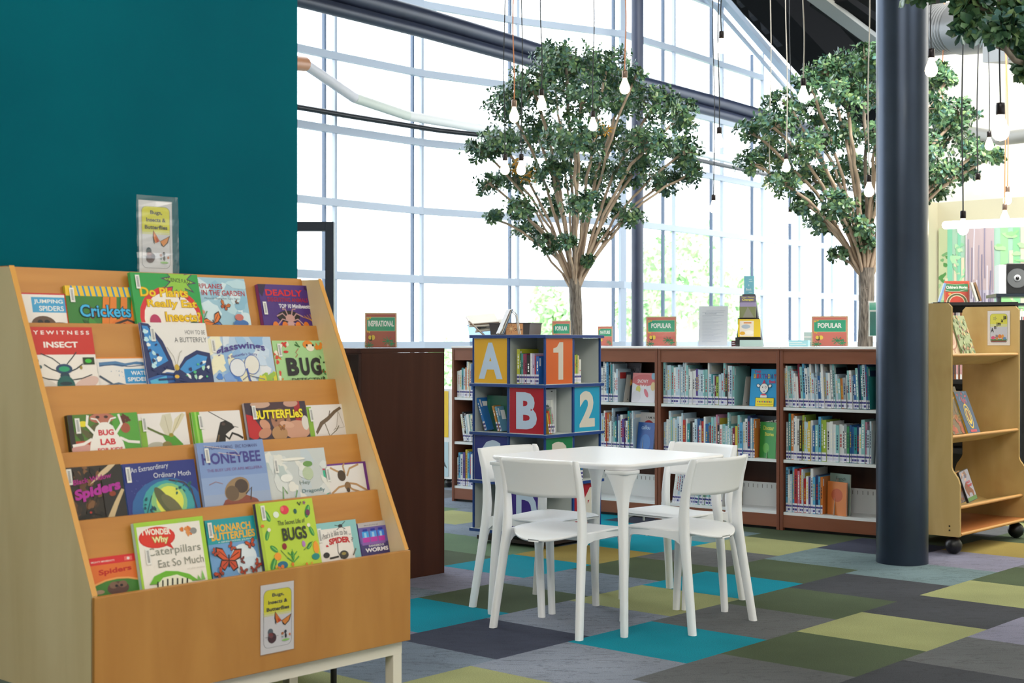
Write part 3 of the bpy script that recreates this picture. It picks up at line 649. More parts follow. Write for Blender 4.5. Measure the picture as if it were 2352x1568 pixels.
def d_hopper(A):
    A.rect(0, 0, 1, 1.4, '#e9e3e0').rect(0, 0, .16, 1.4, '#69b42c').rect(.06, 0, .1, 1.4, '#9bd05a').line([(.35, 0), (.6, .25), (.7, .34)], .014, '#2a2422').poly([(.38, 1.1), (.5, .6), (.56, .36), (.68, .3), (.8, .42), (.84, .55), (.72, .66), (.64, .75), (.6, 1.1)], '#1f1815')
    A.line([(.62, .78), (.7, .9), (.78, .72), (.9, .8), (.99, .9)], .04, '#1f1815').line([(.8, .5), (.92, .55)], .01, '#1f1815').ell(.62, .42, .04, .05, '#4d3a34').line([(.5, .75), (.44, 1.05)], .03, '#6d5533')
def d_bflies(A):
    A.rect(0, 0, 1, 1.4, '#3a2c3c').ell(.6, .3, .25, .5, '#4a3038').ell(.55, .5, .16, .32, '#a8745a').rect(.80, 0, .9, .6, '#a5202c').ell(.25, .05, .16, .1, '#c9a28c').ell(.75, .05, .12, .1, '#c99a86').poly([(0, .3), (.1, .35), (.25, .8), (.1, 1.0), (0, .9)], '#c02028')
    A.ell(.28, .6, .09, .13, '#cf9476', .6).ell(.26, .82, .11, .13, '#c58a6c', -.3).ell(.8, .78, .22, .26, '#cf9a80').ell(.64, .62, .12, .09, '#d8a68c', .2).ell(.95, .6, .06, .2, '#e0d8cf')
    A.ell(.5, .85, .13, .2, '#b88a5c').ell(.47, .5, .02, .03, '#3a1c16').ell(.62, .5, .02, .03, '#3a1c16'); bfly(A, .55, .7, .05, '#c87f3c', '#a9683a')
    A.text('BUTTERFLieS', .12, .20, .93, .46, '#3c2f0c', .06).text('BUTTERFLieS', .125, .21, .925, .45, '#f5e02a', .035)
def d_stick(A):
    A.rect(0, 0, 1, 1.4, '#e8e2df').rect(0, .05, .12, 1.4, '#8ab63c').poly([(.15, .86), (.3, .55), (.5, .40), (.7, .2), (.88, .08), (.92, .15), (.75, .28), (.55, .5), (.36, .65), (.18, .95)], '#6d5a48').line([(.56, .35), (.6, .2)], .02, '#5d4a3a').line([(.82, .2), (.72, .72), (.62, .85)], .009, '#7d6c55').line([(.82, .25), (.92, .75), (.66, .8)], .009, '#7d6c55').line([(.42, .6), (.5, 1.02), (.7, .84), (.78, .7)], .02, '#6a6140')
def d_widow(A):
    A.rect(0, 0, 1, 1.3, '#2f2720').blot(30, .02, .0, .6, 1, ['#5e3c22', '#7a5230', '#3b2b1e', '#1f1a15'], .04, .1, 5).rect(.62, .05, 1, 1.3, '#2b2623')
    A.poly([(.62, .12), (.78, 0), (.9, 0), (.75, .14), (.4, .36)], '#d2b994').poly([(.62, 1.05), (.8, .72), (.95, .48), (1, .5), (.86, .78), (.72, 1.1)], '#cdb48a')
    A.ell(.36, .88, .07, .06, '#141210').ell(.36, .88, .02, .02, '#c03028').ell(.78, .56, .06, .05, '#8c3a20').line([(.4, .85), (.5, .62), (.62, .6)], .01, '#101010').line([(.4, .9), (.55, .95)], .01, '#101010')
    A.text('Black Widow', .12, .2, .80, .30, '#a3267f', .03, -.1).text('Spiders', .12, .36, .94, .62, '#b02a98', .05, -.16)
def d_moth(A):
    A.rect(0, 0, 1, 1.3, '#27337f').ell(.55, .95, .50, .62, '#2c64a0').ell(.56, .88, .36, .50, '#3fa0a4').ell(.57, .82, .25, .38, '#8cc480').ell(.58, .80, .19, .30, '#dfe05a')
    A.text('An Extraordinary', .10, .06, .62, .19, '#dfe0ea', 0, -.06).text('Ordinary Moth', .40, .22, .92, .35, '#dfe0ea', 0, -.0)
    A.ell(.5, .8, .07, .34, '#5d6040', -.55).ell(.60, .88, .07, .3, '#6f6c4a', -.8)
    A.line([(.95, 1.1), (.9, .6), (.8, .45), (.6, .38)], .02, '#4a3a4c').line([(.22, 1.1), (.3, .8), (.34, .66)], .012, '#1d4c5c').blot(14, .68, .38, .9, .7, ['#1f5a60', '#2c6c60'], .012, .028, 3).blot(9, .18, .7, .4, 1, ['#1c4c5c'], .012, .028, 6)
    A.blot(9, .05, .3, .3, .6, ['#8c98cc'], .003, .005, 8)
def d_honey(A):
    A.rect(0, 0, 1, 1.3, '#7f98c9').rect(0, .55, 1, 1.3, '#90a6cf').rect(0, .82, 1, 1.3, '#9aaac9')
    A.text('CANDACE FLEMING   ERIC ROHMANN', .12, .06, .90, .115, '#47497d', .01).text('HONEYBEE', .05, .17, .93, .35, '#43408a', .03).text('THE BUSY LIFE OF APIS MELLIFERA', .1, .42, .93, .465, '#7d5f96', .01)
    A.poly([(.2, 1.1), (.3, .92), (.44, .86), (.62, .86), (.78, .94), (.86, 1.1)], '#8c4a3a').ell(.50, .76, .20, .17, '#9a7d5c', -.4).ell(.57, .72, .1, .11, '#4b3b34').ell(.42, .82, .1, .12, '#6d5844').line([(.3, .66), (.2, .62), (.1, .66)], .01, '#9a7d8c').line([(.62, .85), (.72, .75), (.68, .95)], .02, '#4b3b34')
    A.line([(.1, .05), (.55, .14), (.62, .24), (.3, .17)], .006, '#e6cfc9')
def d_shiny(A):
    A.rect(0, 0, 1, 1.3, '#c9cdcc').blot(22, .05, .1, 1, 1, ['#d9dcda', '#bcc8c6', '#e4e2da', '#c2ccd2'], .06, .14, 4)  # pale blots put the plastic wrap's reflections into the cover colours
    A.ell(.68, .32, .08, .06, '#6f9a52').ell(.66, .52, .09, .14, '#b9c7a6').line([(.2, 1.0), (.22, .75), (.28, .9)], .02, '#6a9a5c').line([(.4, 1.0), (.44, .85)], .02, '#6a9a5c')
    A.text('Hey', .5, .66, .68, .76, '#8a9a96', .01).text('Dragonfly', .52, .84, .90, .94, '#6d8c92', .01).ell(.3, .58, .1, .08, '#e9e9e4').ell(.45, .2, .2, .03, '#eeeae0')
def d_spid2(A):
    A.rect(0, 0, 1, 1.4, '#6a2a82').rect(.0, .06, .93, 1.4, '#e6e0dc').rect(0, 0, .05, .18, '#c02a5c').rect(0, .18, .05, 1.4, '#3fb891')
    for P in ([(.45, .35), (.3, .25), (.17, .12)], [(.48, .35), (.46, .1), (.5, .02)], [(.52, .45), (.6, .2), (.82, .08)], [(.5, .75), (.3, .8), (.12, 1.0)], [(.55, .7), (.7, .75), (.93, 1.0)], [(.52, .8), (.6, .92), (.8, 1.05)]): A.line(P, .035, '#b98f62')
    A.ell(.40, .42, .09, .19, '#4c3a2a', -.35).ell(.50, .78, .07, .14, '#8a6844', -.2).ell(.5, .92, .04, .08, '#4c3a2a')
def d_spid3(A):
    A.rect(0, 0, 1, 1.3, '#e0702c').rect(0, 0, 1, .22, '#d6262c').text('MIGHTY MINIBEASTS', .03, .10, .5, .15, '#f0ddd5', .01).rect(.70, .06, .86, .18, '#e86a62').ell(.78, .12, .03, .04, '#f4e4e0')
    A.text('Spiders', .15, .34, .82, .54, '#c22a1c', .035, -.05).ell(.5, 1.25, .75, .62, '#e9a05a').ell(.5, 1.28, .72, .60, '#3f7a2c').ell(.5, .95, .22, .2, '#5a3b34').ell(.42, .85, .09, .1, '#7a5a48').ell(.6, .85, .09, .1, '#7a5a48').ell(.47, .88, .03, .04, '#111111').ell(.57, .88, .03, .04, '#111111').ell(.12, 1.0, .1, .06, '#a58a72')
def d_wonder(A):
    A.rect(0, 0, 1, 1.3, '#a3cf3c').rect(.03, .07, .94, 1.3, '#ede6dd').ell(.30, .26, .26, .17, '#cf2420').ell(.30, .26, .24, .155, '#dd3222').poly([(.38, .38), (.52, .48), (.46, .34)], '#cf2420')
    A.text('I WONDER', .10, .12, .50, .22, '#f3eadb', .04, .03).text('Why', .22, .24, .46, .38, '#a8a034', .06).text('Why', .23, .25, .45, .37, '#f2e9b0', .03)
    A.blot(6, .66, .14, .8, .26, ['#df7a34', '#e2924c'], .025, .05, 2).ell(.83, .22, .05, .05, '#8c8a88').text('Amazing Dinosaurs', .62, .045, .86, .06, '#b5afa8', 0)
    A.text('Caterpillars', .13, .42, .90, .58, '#8b8c80', 0, -.0).text('Eat So Much', .26, .62, .92, .74, '#8b8c80', 0).text('and other questions', .66, .80, .92, .83, '#c4beb4', 0)
    A.poly([(.1, .98), (.18, .86), (.35, .80), (.52, .83), (.68, .9), (.8, 1.02)], '#6ab42c').poly([(.15, 1.05), (.3, .9), (.5, .88), (.7, 1.0), (.72, 1.1), (.12, 1.1)], '#e7e7cf')
    for i in range(7): A.line([(.22+i*.07, .92+abs(i-2.5)*.012), (.20+i*.07, 1.1)], .022, '#22261c')
    A.poly([(.84, 1.02), (.87, .86), (.9, 1.02)], '#7fbf5a').poly([(.78, 1.02), (.8, .93), (.84, 1.02)], '#7fbf5a')
def d_monarch(A):
    A.rect(0, 0, 1, 1.3, '#1c9aa3').rect(0, .45, 1, 1.3, '#6f9fd0').ell(.68, .74, .26, .24, '#dfe9ef').ell(.8, .95, .3, .2, '#d4e2ec')
    A.text('MONARCH', .16, .10, .90, .24, '#efb432', .03).text('BUTTERFLIES', .08, .25, .97, .39, '#efb432', .03).text('A GENERATIONAL JOURNEY', .2, .41, .92, .445, '#dfeef0', .01)
    bfly(A, .36, .76, .25, '#d8562a', '#c8492a', .15); bfly(A, .45, .53, .08, '#c25038', '#c25038', 1); bfly(A, .84, .52, .1, '#d8562a', '#c8492a', -.3); bfly(A, .62, .8, .06, '#8c3a30', '#8c3a30', 1.6); bfly(A, .93, .9, .08, '#c8492a', '#c8492a', .8); bfly(A, .6, 1.0, .08, '#a8452f', '#c8492a', .4); bfly(A, .12, .98, .1, '#c8492a', '#a8452f', -.6); bfly(A, .08, .6, .07, '#c8492a', '#c8492a', .9); bfly(A, .82, 1.0, .08, '#a03a28', '#a03a28', 0)
def d_secret(A):
    A.rect(0, 0, 1, 1.3, '#b9d43f').rect(0, 0, .05, 1.3, '#a8c238')
    for x, y, a, s in ((.16, .2, -.5, .09), (.12, .5, .4, .07), (.88, .2, .4, .09), (.9, .52, -.4, .07), (.2, .72, -.9, .07), (.82, .74, .8, .06), (.15, .95, .5, .09), (.5, .86, 0, .06)):
        A.ell(x, y, s*.5, s*1.2, '#2f8a3f', a).ell(x+.01, y, s*.15, s*1.0, '#7cc05c', a)
    A.ell(.48, .14, .075, .07, '#e0394c').ell(.44, .12, .03, .04, '#ef6a6c').ell(.32, .2, .05, .05, '#e3ecd8').ell(.66, .18, .03, .04, '#1f5a50').ell(.88, .22, .04, .05, '#74335a').ell(.16, .42, .03, .03, '#eee4d0').ell(.86, .42, .03, .03, '#eee4d0').ell(.06, .35, .03, .025, '#e07a2c').ell(.38, .7, .04, .05, '#8c1f2a').ell(.72, .7, .03, .05, '#b57ac0').ell(.24, .84, .06, .06, '#ef9c2c').ell(.93, .78, .05, .1, '#ef9c2c').ell(.9, .92, .07, .05, '#1f8a82').ell(.3, .98, .09, .06, '#1f6a8a')
    A.star(.84, .06, .015, .035, 5, '#8c4a7a').line([(.72, .04), (.75, .09), (.78, .04)], .02, '#2b3a28').line([(.5, .95), (.5, .76)], .012, '#4f9c3c').line([(.42, .8), (.5, .88), (.58, .8)], .018, '#4f9c3c').line([(.4, .88), (.5, .96), (.6, .88)], .018, '#4f9c3c').line([(.3, .75), (.42, .9)], .008, '#2f6a3f').line([(.7, .8), (.88, .68)], .008, '#2f6a3f').blot(8, .1, .96, .9, 1.02, ['#e07a2c', '#d9a52c'], .015, .03, 9)
    A.text('The Secret Life of', .32, .30, .80, .37, '#3f4a2c', .01).text('BUGS', .37, .42, .80, .62, '#2e3326', .03)
def d_whats(A):
    A.rect(0, 0, 1, 1.3, '#8cc3c4').rect(.10, .18, .86, 1.3, '#eae3dd').rect(.02, 0, .09, 1.3, '#dfeaf0').rect(.05, 0, .06, 1.3, '#3f8ac0')
    A.ell(.64, .14, .05, .05, '#2c2c30').line([(.52, .1), (.64, .15), (.76, .02)], .012, '#2c2c30').line([(.55, .24), (.64, .15), (.74, .24)], .012, '#2c2c30')
    A.text("What's it like to be ...", .16, .30, .84, .46, '#4c4c50', .005, -.08, .06).text('a', .26, .62, .32, .68, '#c3282c', .05).text('SPIDER', .34, .47, .80, .64, '#c3282c', .05, .0, .03).text('?', .83, .5, .88, .62, '#7c7c80', .01)
    A.line([(.52, .6), (.5, .85), (.55, 1.05)], .014, '#4c4c50').ell(.62, .95, .1, .12, '#3c3a34').ell(.62, .92, .05, .04, '#9c8c4a').ell(.24, .9, .07, .08, '#2c2a2a').line([(.3, 1.0), (.5, .98)], .03, '#2c2a2a').line([(.82, 1.0), (.9, .82)], .025, '#6c6458')
def d_worms(A):
    A.rect(0, 0, 1, 1.4, '#6a5aa4').rect(0, 0, 1, .16, '#b9b3b5').text('MARIANI', .22, .08, .72, .12, '#7c7478', .01).rect(0, .7, 1, 1.4, '#453c74').rect(.05, .5, .9, .75, '#8a5fae')
    for x, c in ((.22, '#3fa0e8'), (.5, '#4f9aea'), (.78, '#3f7ae0')):
        A.rect(x-.08, .22, x+.08, .3, '#1f2f9c').rect(x-.12, .3, x+.12, .66, c).rect(x-.12, .5, x+.12, .66, '#c03aa8').rect(x-.05, .34, x+.03, .5, '#9fd0f4')
    A.text('DANGEROUS', .27, .76, .82, .83, '#e7e0ea', .02).text('WORMS', .12, .86, .95, 1.0, '#efeaf0', .04)
RB_ = [
 (1, 26, 155, 674, 'jumping spiders book with red border, leftmost in the top tier', '#c8202c', dict(draw=d_jump, sticker=None, th=.008)),
 (1, 148, 313, 659, 'green crickets book with a yellow and blue striped top band', '#2f7a2c', dict(draw=d_crick, spine='#c9b32c', sticker=(.05, .06))),
 (1, 298, 452, 629, 'green book asking whether plants really eat insects, red ring and yellow letters', '#1f9c45', dict(draw=d_plants, spine='#3fae5c', th=.014, front=.012, sticker=(.06, .05))),
 (1, 437, 560, 639, 'pale blue garden book with red lettering and monarch butterflies', '#9cc4d6', dict(draw=d_air, th=.01, sticker=(.03, .08))),
 (1, 592, 708, 655, 'purple deadly minibeasts book at the right end of the top tier', '#4b2a7d', dict(draw=d_dead, spine='#8a3a78', th=.018, sticker=(.03, .42))),
 (2, 52, 210, 752, 'red and white insect book with a green-eyed insect, leftmost in its tier', '#c92a1d', dict(draw=d_insect, sticker=None, th=.012, front=.010)),
 (2, 208, 345, 821, 'white water spiders book with blue title box and orange edge', '#e1882a', dict(draw=d_water, th=.008, sticker=(.02, .12))),
 (2, 321, 471, 742, 'white book with a big blue butterfly and how to be a butterfly title', '#e8e3df', dict(draw=d_howto, spine='#3c62a8', th=.010, front=.014, sticker=(.13, .08))),
 (2, 474, 620, 774, 'watercolour book with purple arched glasswings title and an outlined butterfly', '#b8cfe6', dict(draw=d_glass, spine='#e2e8f0', th=.010, sticker=(.05, .06))),
 (2, 624, 741, 783, 'pale green bug detective book with big black letters', '#a9d494', dict(draw=d_bugdet, spine='#d9a53a', th=.01, sticker=(.08, .08))),
 (3, 153, 314, 951, 'green bug lab book with a white beetle shape, leftmost in the third tier', '#4f7a2c', dict(draw=d_lab, spine='#2a221c', th=.016, sticker=(.09, .1))),
 (3, 315, 426, 949, 'small white book with a green dragonfly photo', '#e9e3e0', dict(draw=d_dragon, spine='#cfc7a8', th=.008, sticker=(.06, .1))),
 (3, 438, 550, 945, 'small white book with green spine and a black grasshopper', '#e9e3e0', dict(draw=d_hopper, spine='#69b42c', th=.012, sticker=(.12, .1))),
 (3, 560, 700, 924, 'glossy dark butterflies book with yellow title and hands holding a butterfly', '#3a2c3c', dict(draw=d_bflies, spine='#c4c4d0', th=.014, front=.004, sticker=(.1, .08))),
 (3, 702, 789, 930, 'small white book with a brown twig and stick insect, right end of its tier', '#e8e2df', dict(draw=d_stick, spine='#8ab63c', th=.008, sticker=(.05, .1))),
 (4, 145, 277, 1071, 'dark brown black widow spiders book with purple letters', '#2f2720', dict(draw=d_widow, th=.010, sticker=(.03, .03))),
 (4, 279, 446, 1061, 'night blue moth book with glowing yellow moon', '#27337f', dict(draw=d_moth, spine='#5f8ad0', th=.014, sticker=(.03, .07))),
 (4, 449, 603, 1014, 'tall grey-blue honeybee book with a large bee head', '#7f98c9', dict(draw=d_honey, spine='#a9bce0', th=.012, front=.014, sticker=(.1, .09))),
 (4, 604, 744, 1033, 'silvery plastic-wrapped dragonfly book with bright reflections painted on its cover', '#c9cdcc', dict(draw=d_shiny, spine='#b8cce4', th=.016, sticker=(.13, .17))),
 (4, 738, 840, 1064, 'small purple-bordered book with a long-legged brown spider', '#6a2a82', dict(draw=d_spid2, th=.012, front=.004, sticker=(.06, .12))),
 (5, 203, 318, 1277, 'orange and red spiders book, leftmost in the bottom tier', '#e0702c', dict(draw=d_spid3, sticker=None, th=.006)),
 (5, 305, 466, 1194, 'lime-edged caterpillars book with a red speech bubble', '#a3cf3c', dict(draw=d_wonder, spine='#b9dce0', th=.016, front=.008, sticker=(.10, .42))),
 (5, 469, 583, 1190, 'teal monarch butterflies book with orange butterflies on blue', '#1c9aa3', dict(draw=d_monarch, th=.006, sticker=(.03, .05))),
 (5, 585, 717, 1151, 'lime green secret life of bugs book, tallest in the bottom tier', '#b9d43f', dict(draw=d_secret, spine='#3c3a5c', th=.016, front=.010, sticker=(.07, .04))),
 (5, 711, 817, 1199, 'white and aqua book asking what it is like to be a spider', '#8cc3c4', dict(draw=d_whats, spine='#c8dcec', th=.010, front=.002, sticker=(.12, .14))),
 (5, 820, 884, 1199, 'small purple dangerous worms book at the right end of the bottom tier', '#6a5aa4', dict(draw=d_worms, th=.008, sticker=None)),
]
for t_, xl, xr, yt, lab, cov, kw in RB_: rack_book(t_, xl, xr, yt, lab, cov, **kw)

# ---- the two "Bugs, Insects & Butterflies" cards
def round_rect(x0, y0, x1, y1, rx, ry, n=5):
    pts = []
    for cx, cy, a0 in ((x1-rx, y0+ry, -PI/2), (x1-rx, y1-ry, 0), (x0+rx, y1-ry, PI/2), (x0+rx, y0+ry, PI)):
        for i in range(n+1):
            a = a0+PI/2*i/n; pts.append((cx+rx*math.cos(a), cy+ry*math.sin(a)))
    return pts
def bug_card(t, w_, h_):
    b = MB(); b.box((0, 0, 0), (w_, .0012, h_), mat('#ded9dc', .3)); b.build('card', t)
    A = Art(w_, h_, h_, .0003); k = w_/h_
    A.poly(round_rect(.08, .08, .93, .92, .14, .14*k), '#55555c').poly(round_rect(.09, .084, .92, .916, .135, .135*k), '#dcd8dd')
    A.poly(round_rect(.09, .084, .92, .36, .135, .135*k)[:6]+[(.92, .40), (.09, .40)]+round_rect(.09, .084, .92, .36, .135, .135*k)[-6:], '#e2da2a')
    A.rect(.09, .40, .92, .43, '#dedc6a').rect(.09, .43, .92, .46, '#dddba4')
    A.text('Bugs,', .34, .135, .70, .20, '#3c3c44', .03).text('Insects &', .22, .235, .80, .29, '#3c3c44', .03).text('Butterflies', .17, .335, .85, .39, '#3c3c44', .03)
    A.poly([(.62, .55), (.42, .40), (.40, .50), (.46, .60), (.42, .57)], '#2c2020').poly([(.61, .55), (.43, .415), (.43, .5), (.48, .58)], '#e0762c').poly([(.62, .55), (.92, .47), (.86, .57), (.73, .63), (.66, .61)], '#2c2020').poly([(.63, .555), (.89, .485), (.83, .565), (.72, .615)], '#e58a34').poly([(.61, .55), (.50, .50), (.52, .57)], '#c73a20')
    A.ell(.28, .69, .08, .05, '#5a646c').ell(.33, .78, .13, .075, '#45222a', .6).ell(.29, .74, .08, .035, '#7a3436', .5)
    for dx in (-.2, -.12, .12, .2): A.line([(.32, .76), (.32+dx, .70+abs(dx)*.3)], .008, '#4c4c50')
    A.ell(.73, .72, .04, .025, '#2c2c34').ell(.74, .78, .03, .035, '#2c2c34').ell(.64, .74, .04, .02, '#a86a44').ell(.86, .77, .03, .018, '#c9744c').ell(.74, .84, .12, .015, '#8cbf6c').ell(.64, .79, .03, .015, '#8c9ca4')
    A.build(t)
t = thing('sign_card', 'laminated yellow bugs and butterflies card fixed on the rack front panel', 'sign')
o = RMi @ Vector((0, 0, H))
def front_hit(px, py, yy=-.0125):
    d = RMi.to_3x3() @ Vector(((px-CX)/F, 1, -(py-CY)/F)); q = (yy-o.y)/d.y; return o+d*q
pa = front_hit(598, 1345); pb = front_hit(674, 1325); pc = front_hit(600, 1504)
cw = pb.x-pa.x; ch = pa.z-pc.z
t.location = Matrix.Translation(RO) @ Matrix.Rotation(RU, 4, 'Z') @ Vector((pa.x, -.0142, pc.z)); t.rotation_euler = (0, 0, RU)
bug_card(t, cw, ch)
b = MB(); b.box((-.004, -.0022, -.004), (cw+.004, -.0016, ch+.004), M_sleeve); b.build('plastic_sleeve', t)
# the one standing on top of the rack
pa = at(322, 466, 4.62); pb = at(394, 468, 4.66)
t = thing('sign_card', 'yellow bugs and butterflies card in a crinkled sleeve standing atop the rack', 'sign')
q = rack_hit(322, 615, 0, -.03); q2 = rack_hit(396, 622, 0, -.03); cw = (q2.x-q.x)*.98; ch = cw*2.0
t.location = Matrix.Translation(RO) @ Matrix.Rotation(RU, 4, 'Z') @ Vector((q.x, .585, 1.497)); t.rotation_euler = (-.03, .0, RU-.10)
bug_card(t, cw, ch)
b = MB(); n = 14; R = random.Random(7); vs = []
for i in range(n+1):
    for xx in (-.010, cw*.5, cw+.004, cw+.012, cw+.022): vs.append((xx, -.004+R.uniform(-.0022, .0022), -.006+(ch+.022)*i/n))
fs = [(i*5+k, i*5+k+1, (i+1)*5+k+1, (i+1)*5+k) for i in range(n) for k in range(4)]
b.add(vs, fs, M_wrinkle); b.build('plastic_sleeve', t)
# ------------------------------------------------------------------ white table and four chairs
def superell(cx, cy, a, b_, z, n=24, p=3.2):
    out = []
    for k in range(n):
        t_ = 2*PI*k/n; c, s = math.cos(t_), math.sin(t_)
        out.append((cx+a*math.copysign(abs(c)**(2/p), c), cy+b_*math.copysign(abs(s)**(2/p), s), z))
    return out
TC = Vector((.452, 6.66, 0))
tb = thing('square_table', 'white square table with rounded corners in the middle of four white chairs', 'table', tuple(TC), RU)
def rr_ring(h_, r, z, n=8):
    return [(x, y, z) for x, y in round_rect(-h_, -h_, h_, h_, r, r, n)]
b = MB(); b.loft([rr_ring(.385, .05, .712), rr_ring(.402, .065, .726), rr_ring(.404, .067, .7335), rr_ring(.400, .064, .7395), rr_ring(.396, .06, .7405)], M_lam, True); b.build('table_top', tb)
for sx in (-1, 1):
    for sy in (-1, 1):
        prof = [(0, .388, .0145), (.02, .388, .0155), (.25, .378, .0175), (.44, .367, .0195), (.54, .359, .0215), (.59, .354, .026), (.63, .349, .037), (.66, .345, .046), (.68, .342, .055), (.692, .34, .059), (.696, .34, .060)]
        b = MB(); b.loft([superell(sx*c, sy*c, r, r, z, 20, 3.0) for z, c, r in prof], M_chair); 
        b.loft([superell(sx*.34, sy*.34, r, r, z, 20, 4.5) for z, r in ((.6965, .061), (.698, .063), (.711, .063))], M_chair); b.build('leg', tb)

def make_chair(label):
    t = thing('chair', label, 'chair', (0, 0, 0), 0, 'white chairs around the square table')
    # seat
    b = MB(); nu, nv = 22, 14; top = []; bot = []
    for i in range(nu+1):
        u_ = i/nu; u_ = u_**1.5 if u_ < .5 else u_*(1.293)-.293; x = -.222+.432*u_
        a_ = max(0, (.02-x)/.244); w_ = max(.004, .207*max(0, 1-a_**2.3)**.5)+.010*max(0, min(1, (x-.02)/.15))
        for j in range(nv+1):
            s = -1+2*j/nv; y = s*w_
            z = .441-.016*(1-s*s)*math.sin(PI*min(1, u_*1.05))-.030*max(0, (.30-u_)/.30)**1.6+.004*(1-abs(s))*max(0, u_-.8)
            z -= .010*max(0, (u_-.9)/.1)**2
            xx = x+.012*(1-s*s)*max(0, (u_-.6)/.4)
            top.append((xx, y, z)); bot.append((xx, y*.985, z-.010))
    o_ = len(top); fs = []
    for i in range(nu):
        for j in range(nv):
            a = i*(nv+1)+j; fs.append((a, a+nv+1, a+nv+2, a+1)); fs.append((o_+a, o_+a+1, o_+a+nv+2, o_+a+nv+1))
    for i in range(nu):
        for j in (0, nv):
            a = i*(nv+1)+j; c_ = a+nv+1; fs.append((a, c_, o_+c_, o_+a) if j else (c_, a, o_+a, o_+c_))
    for j in range(nv):
        a = nu*(nv+1)+j; fs.append((a, a+1, o_+a+1, o_+a)); a = j; fs.append((a+1, a, o_+a, o_+a+1))
    b.add(top+bot, fs, M_chair, True); b.build('seat', t)
    # back posts running into the rear legs
    for s in (-1, 1):
        P = [(-.207, .229, 0, .0155, .0185), (-.185, .219, .15, .016, .0195), (-.158, .208, .32, .0165, .0225), (-.143, .202, .42, .0165, .025), (-.138, .199, .50, .015, .025), (-.143, .197, .58, .013, .022), (-.158, .196, .66, .012, .020), (-.184, .196, .745, .011, .0165), (-.190, .196, .758, .009, .012)]
        b = MB(); b.loft([superell(x, s*y, ry, rx, z, 16, 2.8) for x, y, z, rx, ry in P], M_chair); b.build('leg', t)
        P = [(.206, .197, 0, .0145, .0165), (.197, .198, .2, .015, .018), (.189, .199, .36, .016, .021), (.182, .2, .415, .018, .026), (.17, .2, .431, .016, .024)]
        b = MB(); b.loft([superell(x, s*y, ry, rx, z, 16, 2.8) for x, y, z, rx, ry in P], M_chair); b.build('leg', t)
        # side rail with rounded gussets
        pts = [(-.15, .435), (-.12, .437), (.17, .433), (.18, .36), (.172, .385), (.15, .401), (.11, .406), (-.05, .404), (-.10, .396), (-.125, .378), (-.137, .345), (-.155, .345)]
        b = MB(); b.prism([(x, z) for x, z in pts], s*.199-.007, s*.199+.007, M_chair, 'y'); b.build('side_rail', t)
    b = MB(); b.box((.12, -.19, .408), (.14, .19, .428), M_chair); b.box((-.10, -.19, .405), (-.08, .19, .425), M_chair); b.build('cross_rail', t)
    for s in (-1, 1):
        b = MB(); b.tube([(.13, s*.12, .41), (.13, s*.12, .388)], .006, M_chair, 8); b.build('stacking_peg', t)
    # backrest
    b = MB(); nu, nv = 20, 10; fr = []; bk = []
    for i in range(nu+1):
        s = -1+2*i/nu; y = s*.196; 
        for j in range(nv+1):
            z = .598+(.757-.598)*j/nv; e = 1-abs(s)
            zz = z+ (-.012*(1-(min(1, e/.10)))*(j/nv)**3)
            xp = -.143-.048*max(0, (z-.58)/.18)**1.3; x = xp-.040*(1-s*s)-.004
            fr.append((x+.0045, y, zz-.006*(1-s*s)*(1-j/nv))); bk.append((x-.0045, y, zz-.006*(1-s*s)*(1-j/nv)))
    o_ = len(fr); fs = []
    for i in range(nu):
        for j in range(nv):
            a = i*(nv+1)+j; fs.append((a, a+1, a+nv+2, a+nv+1)); fs.append((o_+a, o_+a+nv+1, o_+a+nv+2, o_+a+1))
        for j in (0, nv):
            a = i*(nv+1)+j; c_ = a+nv+1; fs.append((a, c_, o_+c_, o_+a) if j == 0 else (c_, a, o_+a, o_+c_))
    for i in (0, nu):
        for j in range(nv):
            a = i*(nv+1)+j; fs.append((a+1, a, o_+a, o_+a+1))
    b.add(fr+bk, fs, M_chair, True); b.build('backrest', t)
    return t
chs = [((-.083, 6.32), (.285, 6.05), (.585, .811), 'white chair nearest the display rack, its backrest facing the viewer on the left'),
       ((-.19, 6.81), (.123, 7.15), (.735, -.678), 'white chair behind the table on the left, in front of the letter tower'),
       ((.777, 6.147), (1.101, 6.483), (-.72, .694), 'white chair at the right front of the table, backrest nearest the round column'),
       ((1.139, 6.997), (.808, 7.33), (-.71, -.705), 'white chair behind the table on the right, in front of the bookcases')]
ch0 = None
for A_, B_, dr, lab in chs:
    m_ = Vector(((A_[0]+B_[0])/2, (A_[1]+B_[1])/2, 0)); dv_ = Vector((dr[0], dr[1], 0)).normalized(); ax = (Vector((*A_, 0))-Vector((*B_, 0))).normalized()
    f1 = Vector((ax.y, -ax.x, 0)); f1 = f1 if f1.dot(dv_) > 0 else -f1
    loc = m_+f1*.207; rot = math.atan2(f1.y, f1.x)
    if ch0 is None: ch0 = make_chair(lab); ch0.location = loc; ch0.rotation_euler = (0, 0, rot)
    else: dup(ch0, loc, rot, lab)

